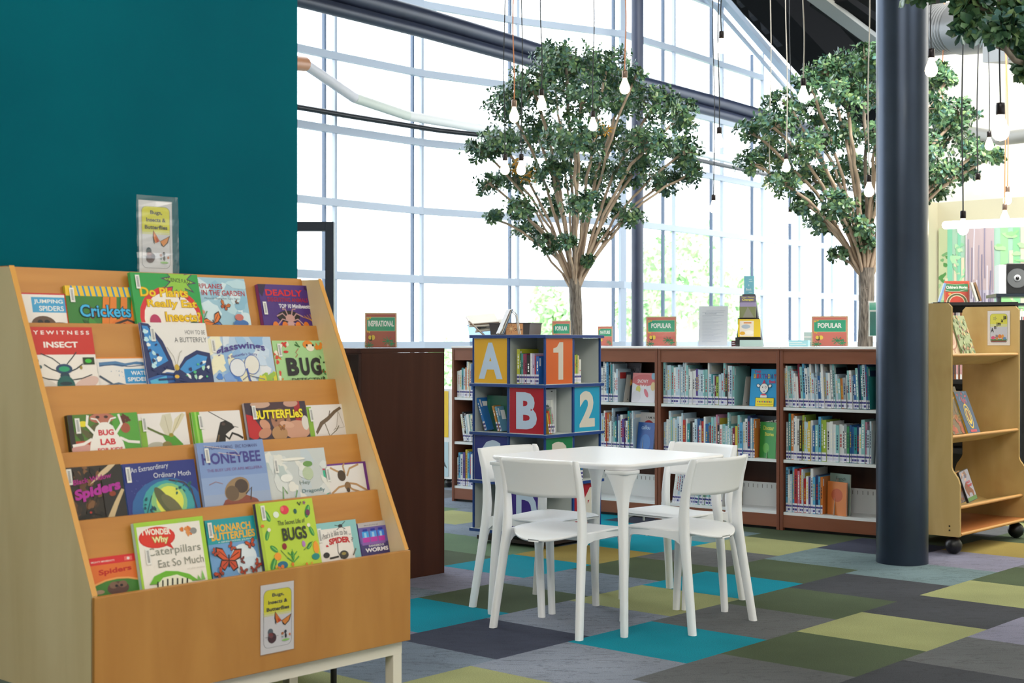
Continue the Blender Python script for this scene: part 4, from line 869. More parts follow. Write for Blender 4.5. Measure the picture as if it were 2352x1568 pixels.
# ------------------------------------------------------------------ low bookcases
R0 = Vector((-.48, 11.334, 0)); RX = Vector((.793, -.609, 0)).normalized(); RY = Vector((-RX.y, RX.x, 0)); RR = math.atan2(RX.y, RX.x)
BH = 1.232; BW = .955; SZ = [.124, .475, .827]
def bookcase(label, loc, rot, mw, mv, md, wd=BW, dp=.30, shelves=SZ, slotted=(), name='low_bookcase', panel_dp=None):
    t = thing(name, label, 'bookcase', tuple(loc), rot, None if mw is M_walnut else 'low cherry bookcases')
    pdp = panel_dp or dp
    for x0 in (0, wd-.022):
        b = MB(); b.box((x0, 0, 0), (x0+.022, pdp, BH-.022), mv); b.build('side_panel', t, .002)
    b = MB(); b.box((0, -.004, BH-.0215), (wd, pdp, BH-.012), mw); b.box((0, -.006, BH-.0119), (wd, pdp, BH+.0015), mw if mw is M_walnut else M_lam); b.build('top', t)
    b = MB(); b.box((.0225, .004, BH-.11 if mw is not M_walnut else BH-.03), (wd-.0225, .024, BH-.022), mw); b.build('fascia', t)
    b = MB(); b.box((.0225, .004, .02), (wd-.0225, .024, .105), mw); b.build('kick_board', t)
    b = MB(); b.box((.0225, .03, .0), (wd-.0225, pdp, .02), M_black); b.build('plinth', t)
    b = MB(); b.box((.0225, dp-.014, .02), (wd-.0225, dp-.002, BH-.022), md); b.build('back_panel', t)
    for i, z in enumerate(shelves):
        b = MB(); b.box((.0235, .006, z-.02), (wd-.0235, dp-.02, z), M_shelf)
        if i in slotted:
            b.box((.03, dp-.05, z), (wd-.03, dp-.045, z+.165), M_shelf)
            for j in range(24): b.box((.05+j*.036, dp-.0515, z+.125), (.053+j*.036, dp-.050, z+.150), mat('#4a4a4c'))
        b.build('shelf', t)
    return t
names = ['leftmost low cherry bookcase, mostly hidden behind the letter tower', 'low cherry bookcase just right of the letter tower', 'middle low cherry bookcase behind the right white chairs', 'low cherry bookcase partly hidden by the round column']
for k in range(4):
    loc = R0+RX*(.96*k)
    bookcase(names[k], loc, RR, M_cherry, M_cherryV, M_cherrydark, wd=BW if k < 3 else .86, slotted=(0,))
# the run behind shares the same tops: a second row back to back
for k in range(4):
    wk = BW if k < 3 else .86; loc = R0+RX*(.96*k+wk)+RY*.605
    bookcase(['leftmost rear bookcase backing the cherry row', 'second rear bookcase backing the cherry row, under the nature sign', 'third rear bookcase backing the cherry row, under the black leaflet stand', 'rear bookcase backing the cherry row beside the second tree'][k], loc, RR+PI, M_cherry, M_cherryV, M_cherrydark, wd=wk)
# walnut double-sided bookcase by the display rack: its wide end panel faces us
t = bookcase('dark walnut bookcase end panel behind the display rack, inspirational sign on top', G(4.963, 6.432), RU-PI/2, M_walnut, M_walnut, M_cherrydark, wd=.95, dp=.30, panel_dp=.612)
for z in SZ:
    b = MB(); b.box((.0235, .305, z-.02), (.95-.0235, .60, z), M_shelf); b.build('shelf', t)
b = MB(); b.box((.35, .10, .828), (.60, .115, 1.08), mat('#cfdfe0', .3)); o = b.build('picture_book'); o.location = G(4.963, 6.432)+Vector((0, 0, 0)); o.rotation_euler = (0, 0, RU-PI/2)
tag(o, 'pale book face-out inside the walnut bookcase beside the display rack', 'book')
# ------------------------------------------------------------------ books standing on the shelves
PAL = [('pale blue', '#b9d2e4'), ('white', '#e4e8ec'), ('teal', '#2f8d97'), ('pale teal', '#8cc4c8'), ('navy', '#22386c'), ('sky blue', '#5aa8d6'), ('grey', '#9aa4ae'), ('cream', '#ddd6bd'), ('blue', '#2f66a8'),
       ('green', '#3c8c5c'), ('maroon', '#7c2440'), ('red', '#b93434'), ('yellow', '#d8c04a'), ('purple', '#5a4590'), ('black', '#23262c'), ('orange', '#d88340'), ('pink', '#c98aa8'), ('lime', '#9cb848')]
WT = [9, 13, 5, 8, 3, 5, 5, 4, 4, 2, 1.6, 1.6, 1.2, 2, 2, 1.2, 1, .8]
PALD = dict(PAL)
M_lab = mat('#e6e6f0', .5); M_band = mat('#4a4590', .5); M_bandw = mat('#cfd0e8', .5)
def ordn(n):
    W = ['', 'first', 'second', 'third', 'fourth', 'fifth', 'sixth', 'seventh', 'eighth', 'ninth', 'tenth', 'eleventh', 'twelfth', 'thirteenth', 'fourteenth', 'fifteenth', 'sixteenth', 'seventeenth', 'eighteenth', 'nineteenth']
    T = {2: 'twent', 3: 'thirt', 4: 'fort', 5: 'fift', 6: 'sixt'}
    if n < 20: return W[n]
    return T[n//10]+('ieth' if n % 10 == 0 else 'y-'+W[n % 10])
NB = [0]
def spine_book(hexc, th, h_, dp, label, loc, rot, lean=0, lbl=True, group=None, seed=0):
    R_ = random.Random(seed); cm = mat(hexc, .32, .5, 0, 0, .2); b = MB()
    b.box((0, 0, 0), (th, dp, h_), cm) if th < .006 else (b.box((0, 0, 0), (th, .0015, h_), cm), b.box((0, .0015, 0), (.0014, dp, h_), cm), b.box((th-.0014, .0015, 0), (th, dp, h_), cm), b.box((.0014, .0015, .003), (th-.0014, dp-.003, h_-.003), M_page))
    if lbl:
        b.box((.0008, -.0006, .004), (th-.0008, -.0001, .060), M_lab); b.box((.0008, -.0009, .036), (th-.0008, -.0005, .048), M_band); b.box((.002, -.0009, .012), (th-.002, -.0005, .026), M_band if R_.random() < .4 else M_bandw)
    c2 = R_.choice(['#f2efe6', '#2c2c3c', '#d8c04a', '#c03838', '#ffffff', '#1f3a6a'])
    z0 = R_.uniform(.075, .11); z1 = h_-R_.uniform(.02, .07)
    if th > .008:
        z = z0
        while z < z1:
            q = R_.uniform(.006, .022); b.box((th*.32, -.0007, z), (th*.68, -.0002, min(z+q, z1)), mat(c2)); z += q+R_.uniform(.003, .007)
    # spine sticker and cover front (seen on the taller books)
    b.box((th+.0001, .006, h_-.06), (th+.0006, .02, h_-.012), M_lab)
    if R_.random() < .6: b.box((th+.0001, .03, h_-R_.uniform(.05, .09)), (th+.0005, dp-.02, h_-.025), mat(c2))
    o = b.build('picture_book'); o.location = loc
    q = Matrix.Rotation(rot, 3, 'Z') @ Matrix.Rotation(lean, 3, 'Y'); o.rotation_euler = q.to_euler()
    tag(o, label, 'book', group); NB[0] += 1; return o
def fill(org, x0, x1, z, desc, shelfname, seed, thr=(.009, .021), hr=(.20, .285), lean=0.0, leanr=None, dp=.20, bias=None, ystart=.02):
    R_ = random.Random(seed); x = x0; n = 0; ends = x1
    hb = R_.uniform(*hr)
    while x < x1-.008:
        th = min(R_.uniform(*thr), x1-x-.0005); n += 1
        if R_.random() < .35: hb = R_.uniform(*hr)
        h_ = max(.16, min(hr[1]+.02, hb+R_.uniform(-.012, .012)))
        if R_.random() < .14: h_ = min(.31, hr[1]+R_.uniform(.0, .025))
        nm, hx = R_.choices(PAL, WT)[0] if not bias or R_.random() > .5 else R_.choice([p for p in PAL if p[0] in bias])
        ln = lean
        size = 'tall' if h_ > .26 else ('short' if h_ < .22 else 'slim')
        y = ystart+R_.uniform(0, .012)
        extra = abs(math.sin(ln))*0
        p = org+RX*(x)+RY*y+Vector((0, 0, z+.001))
        if ln > 0: pass
        elif ln < 0: p = p+Vector((0, 0, th*math.sin(-ln)))
        spine_book(hx, th, h_, dp+R_.uniform(-.03, .03), f'{size} {nm} book, {ordn(n)} from left, {shelfname} shelf of {desc}', p, RR, ln, True, f'books on the {shelfname} shelf of the {desc}', seed*1000+n)
        x += th/math.cos(ln)+.0006
    return x
DS = ['leftmost cherry bookcase', 'bookcase right of letter tower', 'middle cherry bookcase', 'bookcase beside round column']
o0, o1, o2, o3 = [R0+RX*(.96*k) for k in range(4)]
fill(o0, .03, .27, .827, DS[0], 'top', 1, (.012, .02), bias=['white', 'pale blue'])
fill(o0, .10, .33, .475, DS[0], 'middle', 2, (.012, .02), bias=['white', 'pale blue'], lean=-.16)
fill(o0, .03, .27, .124, DS[0], 'bottom', 3, (.014, .024), bias=['white', 'sky blue', 'yellow', 'blue'])
fill(o1, .40, .605, .827, DS[1], 'top', 4, (.010, .020), bias=['white', 'pale blue'])
fill(o1, .44, .735, .475, DS[1], 'middle', 5, (.011, .021), bias=['white', 'teal', 'purple', 'pale blue'])
fill(o2, .03, .60, .827, DS[2], 'top', 6, (.010, .0205), bias=['white', 'pale teal', 'pale blue'])
fill(o2, .03, .76, .475, DS[2], 'middle', 7, (.011, .022), bias=['pale blue', 'white', 'sky blue', 'blue'])
fill(o2, .10, .50, .124, DS[2], 'bottom', 8, (.011, .020), bias=['blue', 'white', 'purple'], lean=.14)
fill(o3, .03, .63, .827, DS[3], 'top', 9, (.010, .020), bias=['pale blue', 'white', 'pale teal'], lean=-.05)
fill(o3, .035, .64, .475, DS[3], 'middle', 10, (.012, .024), (.22, .29), bias=['white', 'lime', 'pale blue'])
fill(o3, .03, .30, .124, DS[3], 'bottom', 12, (.011, .021), (.23, .29), bias=['white', 'sky blue', 'red'])
# bookends
def bookend(org, x, z, label, h_=.20):
    b = MB(); b.prism([(.015, 0), (.17, 0), (.17, h_), (.055, h_)], 0, .0015, M_plate, 'x'); b.box((-.08, .02, 0), (.0, .16, .001), M_plate)
    b.tube([(.0016, .06, .02), (.0045, .06, .02)], .004, M_black, 8)
    o = b.build('bookend'); o.location = org+RX*x+RY*.015+Vector((0, 0, z+.0005)); o.rotation_euler = (0, 0, RR-.12); tag(o, label, 'bookend', 'grey bookends on the low shelves')
bookend(o1, .645, .827, 'grey metal bookend on the top shelf right of the letter tower')
bookend(o1, .80, .475, 'grey metal bookend on the middle shelf right of the letter tower')
bookend(o2, .66, .827, 'grey metal bookend beside the blue birthday book')
bookend(o2, .84, .475, 'grey metal bookend on the middle shelf of the middle bookcase', .22)
bookend(o2, .56, .124, 'grey metal bookend on the bottom shelf of the middle bookcase')
bookend(o3, .68, .827, 'grey metal bookend on the top shelf beside the round column')
bookend(o3, .37, .124, 'grey metal bookend on the bottom shelf beside the round column', .24)
# face-out books on the low shelves
def face_book(org, x, w_, h_, z, y, label, cover, draw, yaw=0, tilt=.12, th=.01):
    t = thing('picture_book', label, 'book', tuple(org+RX*x+RY*y+Vector((0, 0, z+.001))), (-tilt, 0, RR+yaw))
    b = MB(); cm = mat(cover, .3, .5, 0, 0, .3); b.box((0, 0, 0), (w_, .0015, h_), cm); b.box((0, th-.0015, 0), (w_, th, h_), cm); b.box((0, .0015, 0), (.0015, th-.0015, h_), cm); b.build('cover', t)
    b = MB(); b.box((.0016, .0016, .002), (w_-.003, th-.0016, h_-.002), M_page); b.build('page_block', t)
    A = Art(w_, h_, h_, .0003); draw(A); A.build(t)
    return t
def d_birth(A):
    A.rect(0, 0, 1, 1, '#2b9fdc').text('THE', .12, .04, .36, .11, '#c02c60', .04)
    for i, (ch, c) in enumerate(zip('BIRTHDAY', ['#f0c030', '#d83a50', '#c03890', '#3c78d0', '#a838a0', '#f0d040', '#2c50a8', '#d83a50'])): A.text(ch, .10+i*.105, .13, .185+i*.105, .26, '#20305a', .05); A.text(ch, .105+i*.105, .135, .18+i*.105, .25, c, .02)
    A.text('Book', .68, .29, .92, .38, '#c83060', .03)
    # a plain puppy in a party hat over a yellow sign
    A.poly([(.42, .42), (.50, .28), (.58, .42)], '#c83060').ell(.30, .45, .07, .05, '#1c1c28', .4).ell(.30, .45, .055, .035, '#f0f0f2', .4).ell(.72, .45, .07, .05, '#1c1c28', -.4).ell(.72, .45, .055, .035, '#f0f0f2', -.4)
    A.ell(.51, .52, .16, .14, '#1c1c28').ell(.51, .52, .145, .13, '#f0f0f2').ell(.46, .49, .015, .02, '#1c1c28').ell(.57, .49, .03, .03, '#1c1c28').ell(.57, .49, .02, .02, '#f0f0f2').ell(.52, .60, .025, .015, '#3c50c8').ell(.51, .74, .12, .08, '#f0f0f2').ell(.51, .69, .1, .02, '#d83a50')
    A.rect(.22, .77, .90, 1, '#2c2c3c').rect(.235, .78, .89, 1, '#f0e040')
    for i in range(9): A.rect(.30+i*.06, .86, .335+i*.06, .90, ['#d83a50', '#2c50a8', '#3c9c50'][i % 3])
    A.rect(.28, .94, .86, .955, '#c09a28')
face_book(o2, .70, .215, .255, .827, .055, 'bright blue birthday book with a white puppy, face-out in the middle bookcase', '#2b9fdc', d_birth, -.05)
def d_snow(A):
    A.rect(0, 0, 1, 1, '#d9dae6').rect(0, 0, 1, .35, '#d9868c').ell(.5, .25, .5, .2, '#cf7078').ell(.9, .1, .1, .12, '#8fbad6').text('SNOWY', .22, .22, .68, .34, '#efe9ef', .01).text('DAY', .34, .40, .62, .50, '#efe9ef', .01).ell(.27, .56, .1, .13, '#c9c266').ell(.62, .68, .07, .16, '#d2788a', -.5).ell(.2, .8, .2, .2, '#cfd0dc').ell(.9, .45, .1, .15, '#dcc79a')
face_book(o1, .695, .205, .215, .827, .06, 'pale pink and white snowy day book, face-out right of the letter tower', '#d9dae6', d_snow, -.05)
def d_ivan(A): A.rect(0, 0, 1, 1, '#9a97a6').blot(14, 0, 0, 1, .4, ['#85828f', '#aeaab8'], .03, .08, 3).text('THE ONE AND ONLY', .3, .08, .7, .12, '#5a5866', 0).text('IVAN', .34, .14, .72, .27, '#3c3a44', .02).text('APPLEGATE', .3, .34, .75, .39, '#5a5866', .01)
face_book(o1, .50, .185, .285, .827, .20, 'grey book titled Ivan standing behind the spines beside the letter tower', '#9a97a6', d_ivan, -.15)
def d_dark(A): A.rect(0, 0, 1, 1, '#23303f').ell(.35, .35, .16, .12, '#d0843a').ell(.7, .3, .14, .1, '#4f9a4a').ell(.25, .6, .14, .1, '#c9b98a').blot(10, .1, .2, .9, .8, ['#3f6a86', '#c9a94c', '#8c3c2c'], .03, .06, 4)
face_book(o1, .605, .13, .22, .827, .10, 'dark picture book with orange and green shapes behind the grey bookend', '#23303f', d_dark, -.15)
def d_caillou(A): A.rect(0, 0, 1, 1, '#1f4f98').text('caillou', .22, .10, .72, .24, '#b9d3ee', .0).ell(.5, .7, .3, .3, '#2c68b0')
face_book(o1, .745, .165, .21, .475, .05, 'dark blue book leaning on the middle shelf right of the letter tower', '#1f4f98', d_caillou, -.2)
def d_apple(A): A.rect(0, 0, 1, 1, '#d9d6d8').text('I AM A', .35, .1, .8, .16, '#3a3a3a', .01).ell(.5, .38, .3, .18, '#b83038').text('WHALE', .3, .33, .72, .43, '#e9dada', .02)
face_book(o1, .72, .19, .28, .475, .10, 'white book with a red oval behind the dark blue book', '#d9d6d8', d_apple, -.2)
def d_sneet(A): A.rect(0, 0, 1, 1, '#1d2430').text('SNEETCHES', .1, .12, .92, .25, '#dfe3e0', .02, -.1)
face_book(o2, .735, .19, .285, .475, .10, 'black book with slanted white title behind the green book', '#1d2430', d_sneet, -.15, .02)
def d_green(A): A.rect(0, 0, 1, 1, '#2c8c3c').text('Dinosaur', .2, .10, .85, .22, '#d9d34c', .02).text('Stories', .3, .28, .85, .38, '#d9d34c', .02).ell(.4, .72, .2, .14, '#5fae4c')
face_book(o2, .775, .15, .245, .475, .06, 'green book with yellow lettering at the right of the middle shelf', '#2c8c3c', d_green, -.3, .05, .022)
def d_hello(A): A.rect(0, 0, 1, 1, '#a3a9ac').text('HELLO', .28, .08, .95, .2, '#4c4f54', .02).text('NEIGHBOR', .22, .24, .98, .34, '#4c4f54', .02)
face_book(o3, .655, .18, .22, .475, .05, 'grey hello neighbor book beside the round column', '#a3a9ac', d_hello, -.15)
def d_crab(A): A.rect(0, 0, 1, 1, '#8ba6a0').text('A', .3, .05, .5, .18, '#c2413a', .04).text('CRAB', .25, .4, .8, .55, '#c05a6a', .04).ell(.5, .72, .2, .07, '#7a5a44').ell(.6, .3, .14, .08, '#c8a83c')
face_book(o3, .66, .16, .225, .827, .055, 'grey-green book with a red letter A half behind the round column', '#8ba6a0', d_crab, -.05)
def d_or(A): A.rect(0, 0, 1, 1, '#7f9a94').ell(.5, .8, .4, .3, '#6a857f').text('French', .3, .08, .8, .16, '#3c4a4c', .01)
face_book(o3, .305, .18, .27, .124, .12, 'grey-green book leaning behind the orange book on the bottom shelf', '#8fa9a2', d_or, -.35, .02)
face_book(o3, .312, .17, .22, .124, .07, 'orange book on the bottom shelf beside the round column', '#cf7a3c', lambda A: A.rect(0, 0, 1, 1, '#cf7a3c').ell(.5, .4, .3, .2, '#b9562c'), -.35, .02)

# ------------------------------------------------------------------ acrylic signs on the bookcase tops
ZT = BH+.0025
def shelf_sign(px0, px1, pytop, Z, text, label, name='sign', c1='#dc7668', txt2=None, yaw=None, h_=None, wd=None, glare=False, z=ZT):
    pl = at(px0, 790, Z); w_ = (px1-px0)/F*Z/math.cos(.5) if yaw is None else (px1-px0)/F*Z/max(.3, math.cos(yaw))
    h_ = h_ or (H-(pytop-CY)/F*Z-z)
    yw = -.5 if yaw is None else yaw
    t = thing(name, label, 'sign', (pl.x, Z, z), (0, 0, yw), 'category signs on the bookcases')
    b = MB(); b.box((-.006, -.004, 0), (w_+.006, -.0022, h_+.006), M_acrylic); b.box((-.006, .0045, 0), (w_+.006, .006, h_+.006), M_acrylic); b.box((-.006, -.004, 0), (w_+.006, .06, .002), M_acrylic); b.build('acrylic_holder', t)
    b = MB(); b.box((0, 0, .004), (w_, .0012, h_), mat('#e3d3a8', .4)); b.build('card', t)
    A = Art(w_, h_, h_, .0004); A.rect(.02, .02, .98, .98, '#b64a3c').rect(.03, .03, .97, .97, '#e8cfa0').rect(.04, .04, .96, .98, c1).rect(.06, .12, .95, .52, '#e8d9a8').rect(.07, .13, .94, .51, '#2aa880')
    A.text(text, .10 if len(text) > 7 else .17, .22, .91 if len(text) > 7 else .83, .39, '#f6f6f0', .04)
    A.ell(.18, .72, .07, .08, '#3a2c20').ell(.16, .70, .05, .06, '#f0cf4c').ell(.26, .70, .06, .07, '#f0cf4c').ell(.21, .73, .015, .07, '#3a2c20').ell(.10, .17, .04, .03, '#e8b84c').ell(.17, .14, .03, .03, '#e8b84c').ell(.09, .53, .03, .03, '#e8b84c').ell(.14, .55, .02, .03, '#e8b84c')
    for i in range(9):
        a = i*.75; A.line([(.14, .92), (.14+.13*math.cos(a), .92+.10*math.sin(a))], .02, '#1f8a5c')
        A.line([(.72, .80), (.72+.17*math.cos(a), .80+.13*math.sin(a))], .022, '#1f8a5c'); A.line([(.84, .88), (.84+.10*math.cos(a), .88+.09*math.sin(a))], .02, '#2a9a66')
    A.ell(.80, .74, .025, .03, '#d04438').ell(.72, .92, .03, .035, '#c98a84'); A.build(t); return t
shelf_sign(838, 911, 718, 7.62, 'INSPIRATIONAL', 'inspirational sign on the walnut bookcase, green banner on dull red', c1='#b5564c', yaw=.05, z=BH+.0025)
shelf_sign(1484, 1551, 727, 10.42, 'POPULAR', 'popular sign on the cherry bookcase just right of the slim column', yaw=-.35)
shelf_sign(1864, 1943, 726, 9.75, 'POPULAR', 'popular sign nearest the round column, left of the second tree trunk', yaw=-.25)
shelf_sign(1268, 1310, 728, 11.25, 'POPULAR', 'half hidden popular sign behind the letter tower against the tree trunk', yaw=-.3, h_=.2)
shelf_sign(1373, 1406, 744, 11.1, 'NATURE', 'small nature sign on the bookcase right of the letter tower', yaw=-.3, h_=.155)
# form in a clear stand
p = at(1604, 784, 10.05); t = thing('paper_form', 'white printed form in a clear stand on the middle bookcase', 'sign', (p.x, 10.05, ZT), (-.06, 0, -.5))
b = MB(); b.box((0, 0, .006), (.215, .001, .285), mat('#eef0f8', .5)); b.build('sheet', t)
A = Art(.215, .28, .285, .0004); A.rect(.25, .12, .9, .125, '#8a94ac').text('Recommend', .22, .17, .6, .21, '#8a94ac', 0)
for i in range(22): A.rect(.12, .26+i*.03, .45+.45*((i*37) % 10)/10, .264+i*.03, '#a9b2c8')
A.rect(.12, .16, .86, .165, '#8a94ac').rect(.12, .235, .86, .24, '#8a94ac'); A.build(t)
b = MB(); b.box((-.006, -.004, 0), (.222, -.002, .292), M_acrylic); b.box((-.006, .006, 0), (.222, .008, .292), M_acrylic); b.box((-.006, -.004, 0), (.222, .10, .002), M_acrylic); b.box((.2215, -.002, 0), (.2225, .09, .28), M_acrylic); b.build('acrylic_stand', t)
# black leaflet stand
p = at(1722, 784, 10.0); t = thing('leaflet_stand', 'tapering black leaflet stand with a pale blue card on top', 'display stand', (p.x, 10.05, ZT), (0, 0, -.25))
b = MB(); k = mat('#1e2026', .4)
b.loft([[(-.088, -.03, 0), (.088, -.03, 0), (.10, .09, 0), (-.10, .09, 0)], [(-.045, .02, .37), (.045, .02, .37), (.045, .05, .37), (-.045, .05, .37)]], k, False); b.build('body', t)
for z, w_ in ((.20, .075), (.065, .09)):
    b = MB(); b.box((-w_, -.04+z*.13, z-.03), (w_, -.026+z*.13, z), k); b.box((-w_, -.04+z*.13, z-.045), (w_, -.01+z*.13, z-.03), k); b.build('ledge', t)
b = MB(); b.box((-.034, .03, .36), (.036, .034, .50), mat('#7cc4dc', .5)); o = b.build('top_card', t)
A = Art(.07, .14, .50, -.0295); A.rect(-.4, .1, .05, .11, '#7cc4dc').text('&', -.05, .42, .05, .52, '#dff2f8', .02).text('Book', -.28, .62, .28, .74, '#dff2f8', .02).rect(-.36, .16, .3, .19, '#c4e6f0').rect(-.36, .26, .36, .30, '#c4e6f0').rect(-.36, .82, .36, .85, '#c4e6f0'); A.build(t)
def flat_item(name, label, cat, loc, rot, w_, h_, col, draw=None, th=.012):
    t = thing(name, label, cat, loc, rot); b = MB(); b.box((0, 0, 0), (w_, th, h_), mat(col, .35)); b.build('cover', t)
    A = Art(w_, h_, h_, .0003)
    if draw: draw(A)
    A.build(t); return t
def d_road(A): A.rect(0, 0, 1, 1, '#6c6480').rect(0, .3, 1, .5, '#9a90b8').rect(0, .5, 1, 1, '#7a8258').poly([(.5, .5), (.2, 1), (.9, 1)], '#8a8a80').text('Your Planet', .1, .04, .9, .1, '#e8e060', .01).text('Changes', .15, .13, .85, .25, '#e8e060', .03)
flat_item('leaflet', 'purple and green landscape leaflet on the upper ledge of the black stand', 'leaflet', (p.x-.072, 10.005, ZT+.203), (-.1, 0, -.25), .115, .155, '#6c6480', d_road)
def d_yel(A): A.rect(0, 0, 1, 1, '#e3c428').rect(.08, .1, .7, .98, '#e9dfd0').rect(.25, .18, .6, .24, '#d8802c').ell(.35, .42, .2, .12, '#a9b8c8').ell(.5, .75, .2, .12, '#f0ece4').ell(.2, .8, .12, .1, '#e0a828')
flat_item('leaflet', 'yellow booklet with a white picture on the middle ledge of the black stand', 'leaflet', (p.x-.085, 9.985, ZT+.068), (-.1, 0, -.25), .155, .125, '#e3c428', d_yel)
flat_item('leaflet', 'pale green-blue leaflet lying low in front of the black stand', 'leaflet', (p.x-.075, 9.97, ZT+.001), (-.1, 0, -.25), .16, .045, '#a9c4c4')
def small_box(name, label, cat, px0, px1, pytop, Z, col, dp=.06, yaw=-.4):
    pl = at(px0, 790, Z); w_ = (px1-px0)/F*Z; h_ = H-(pytop-CY)/F*Z-ZT; b = MB(); b.box((0, 0, 0), (w_, dp, h_), mat(col, .5)); b.box((.004, -.0006, h_*.3), (w_*.9, -.0001, h_*.4), mat('#f4f8f8')); b.box((.004, -.0006, h_*.6), (w_*.7, -.0001, h_*.7), mat('#f4f8f8'))
    o = b.build(name); o.location = (pl.x, Z, ZT); o.rotation_euler = (0, 0, yaw); tag(o, label, cat)
small_box('card_box', 'flat pale turquoise box on the bookcase left of the right popular sign', 'box', 1812, 1856, 781, 9.95, '#a4dcea')
small_box('leaflet_holder', 'small pale holder of leaflets touching the right popular sign', 'holder', 1846, 1872, 762, 10.35, '#c4dfe0')
small_box('small_box', 'tiny dark red box at the foot of the black leaflet stand', 'box', 1680, 1690, 782, 10.1, '#6a3034', .03)
# teal sign stand half behind the round column
p = at(1986, 784, 9.45); t = thing('sign', 'teal and white sign in a clear stand, half hidden by the round column', 'sign', (p.x, 9.35, ZT), (-.10, .0, -.3))
b = MB(); b.box((0, 0, .07), (.18, .002, .30), mat('#e8f0ee', .4)); b.build('card', t)
A = Art(.18, .23, .30, .0004); A.rect(.03, .03, 1, .24, '#12b898').rect(.05, .29, 1, .98, '#117a72'); A.build(t)
b = MB(); b.box((-.006, -.004, 0), (.186, -.002, .305), M_acrylic); b.box((-.006, -.004, 0), (.186, .09, .002), M_acrylic); b.build('acrylic_stand', t)

# ------------------------------------------------------------------ letter tower
TA = math.atan2(.775, .632); S = .584; TO = Vector((.2012, 8.65, 0))
COLT = {'A': '#edb41f', '1': '#d8662a', 'B': '#b5122a', '2': '#1d9fc9', 'C': '#1c2a80', '3': '#127a4c', 'D': '#3c2488', '4': '#a51c30'}
def tower(label, loc, rot, levels, zb, LH=.308, cols=None):
    t = thing('letter_tower', label, 'book tower', tuple(loc), rot); n = len(levels)
    for i in range(n+1):
        z = zb+LH*i; b = MB(); b.box((-.014, -.014, z), (S+.014, S+.014, z+.018), M_navy); b.box((-.013, -.013, z+.0175), (S+.013, S+.013, z+.0195), M_lam if i == n else M_cell); b.build('slab', t)
    hs = S/2; tk = .012
    for i, L in enumerate(levels):               # L: characters on (left-far, left-near, right-near, right-far), '' = open
        z0 = zb+LH*i+.0195; z1 = zb+LH*(i+1)-.0005
        b = MB()
        b.box((hs-.005, .004, z0), (hs+.005, S-.004, z1), M_cell); b.box((.004, hs-.005, z0), (S-.004, hs+.005, z1), M_cell)
        b.box((S-.010, .013, z0), (S-.002, S-.013, z1), M_cell); b.box((.013, S-.010, z0), (S-.013, S-.002, z1), M_cell)
        b.build('inner_wall', t)
        for x, y in ((0, 0), (0, hs-.008), (0, S-tk), (hs-.008, 0), (S-tk, 0), (S-tk, S-tk)):
            b = MB(); b.box((x+.001, y+.001, z0), (x+(tk if x in (0, S-tk) else .016), y+(tk if y in (0, S-tk) else .016), z1), M_navy); b.build('upright', t)
        for k, ch in enumerate(L):
            if not ch: continue
            M_ = Matrix.Identity(4)
            if k < 2:    # left face lies in the plane x=0, running along y ; seen left-to-right = high y to low y
                y1 = S-.012 if k == 0 else hs-.009; w_ = S/2-.02
                M_ = Matrix.Translation((.004, y1, z0)) @ Matrix.Rotation(-PI/2, 4, 'Z')
            else:
                x0 = .012 if k == 2 else hs+.009; w_ = S/2-.02; M_ = Matrix.Translation((x0, .004, z0))
            h_ = z1-z0
            b = MB(); b.box((0, 0, 0), (w_, .006, h_), mat('#cfd4d8', .4)); b.box((.003, -.0012, .003), (w_-.003, 0, h_-.003), mat(COLT[ch], .38)); o = b.build('letter_panel', t); o.matrix_local = M_
            A = Art(w_, h_, h_, .0014, .4); wd_ = {'1': .30, 'A': .72}.get(ch, .60); (A.poly([(.50, .09), (.64, .09), (.64, .90), (.46, .90), (.46, .315), (.27, .315), (.27, .225), (.40, .195)], '#d8d2c8') if ch == '1' else A.text(ch, .5-wd_/2, .10, .5+wd_/2, .90, '#c9dcf4' if k < 2 else '#d8d2c8', .045)); A.build(o, 'art', 'letter')
    b = MB(); b.lathe([(.26, zb-.028), (.26, zb-.001)], M_black, (S/2, S/2, 0), 32); b.box((.02, .02, zb-.052), (S-.02, S-.02, zb-.029), mat('#2a1c1c', .5)); b.build('turntable', t)
    for x in (.05, S-.05):
        for y in (.05, S-.05):
            b = MB(); b.ball((x, y, .0195), .019, mat('#8a6a3a', .4, .5, .5), 12); b.build('caster', t)
    return t
TZB = .0925-.001
tower('four-storey blue letter and number book tower behind the white table', TO, math.atan2(.775, .632), [('', 'D', '', '4'), ('C', '', '3', ''), ('', 'B', '', '2'), ('A', '', '1', '')], .072, .305)
t = thing('display_cube', 'small yellow and pale blue display cube glimpsed behind the walnut end panel', 'display unit', tuple(at(1034, 784, 12.3)-Vector((0, 0, H))), math.atan2(.775, .632))
b = MB(); b.box((.0, .0, .08), (.5, .5, .86), mat('#e9ecee', .4)); b.build('body', t)
b = MB(); b.box((-.003, .02, .44), (-.0002, .48, .84), mat('#f0c818', .4)); b.build('yellow_panel', t)
b = MB(); b.prism([(.20, .50), (.13, .50), (.085, .62), (.11, .62)], -.0045, -.0032, mat('#e9ecee'), 'x'); b.build('white_letter', t)
b = MB(); b.box((-.003, .02, .10), (-.0002, .48, .40), mat('#b9d4e0', .4)); b.prism([(.03, .17), (.10, .21), (.07, .235), (.13, .25)], -.0045, -.0032, mat('#6a6f74'), 'x'); b.build('pale_blue_panel', t)
b = MB(); b.box((.03, -.003, .44), (.48, -.0002, .84), mat('#6a5f58', .5)); b.build('brown_panel', t)
b = MB(); b.box((.03, -.003, .10), (.48, -.0002, .40), mat('#3a6a74', .5)); b.build('teal_panel', t)
for x in (.06, .44):
    for y in (.06, .44):
        b = MB(); b.ball((x, y, .04), .0395, M_black, 12); b.build('caster', t)
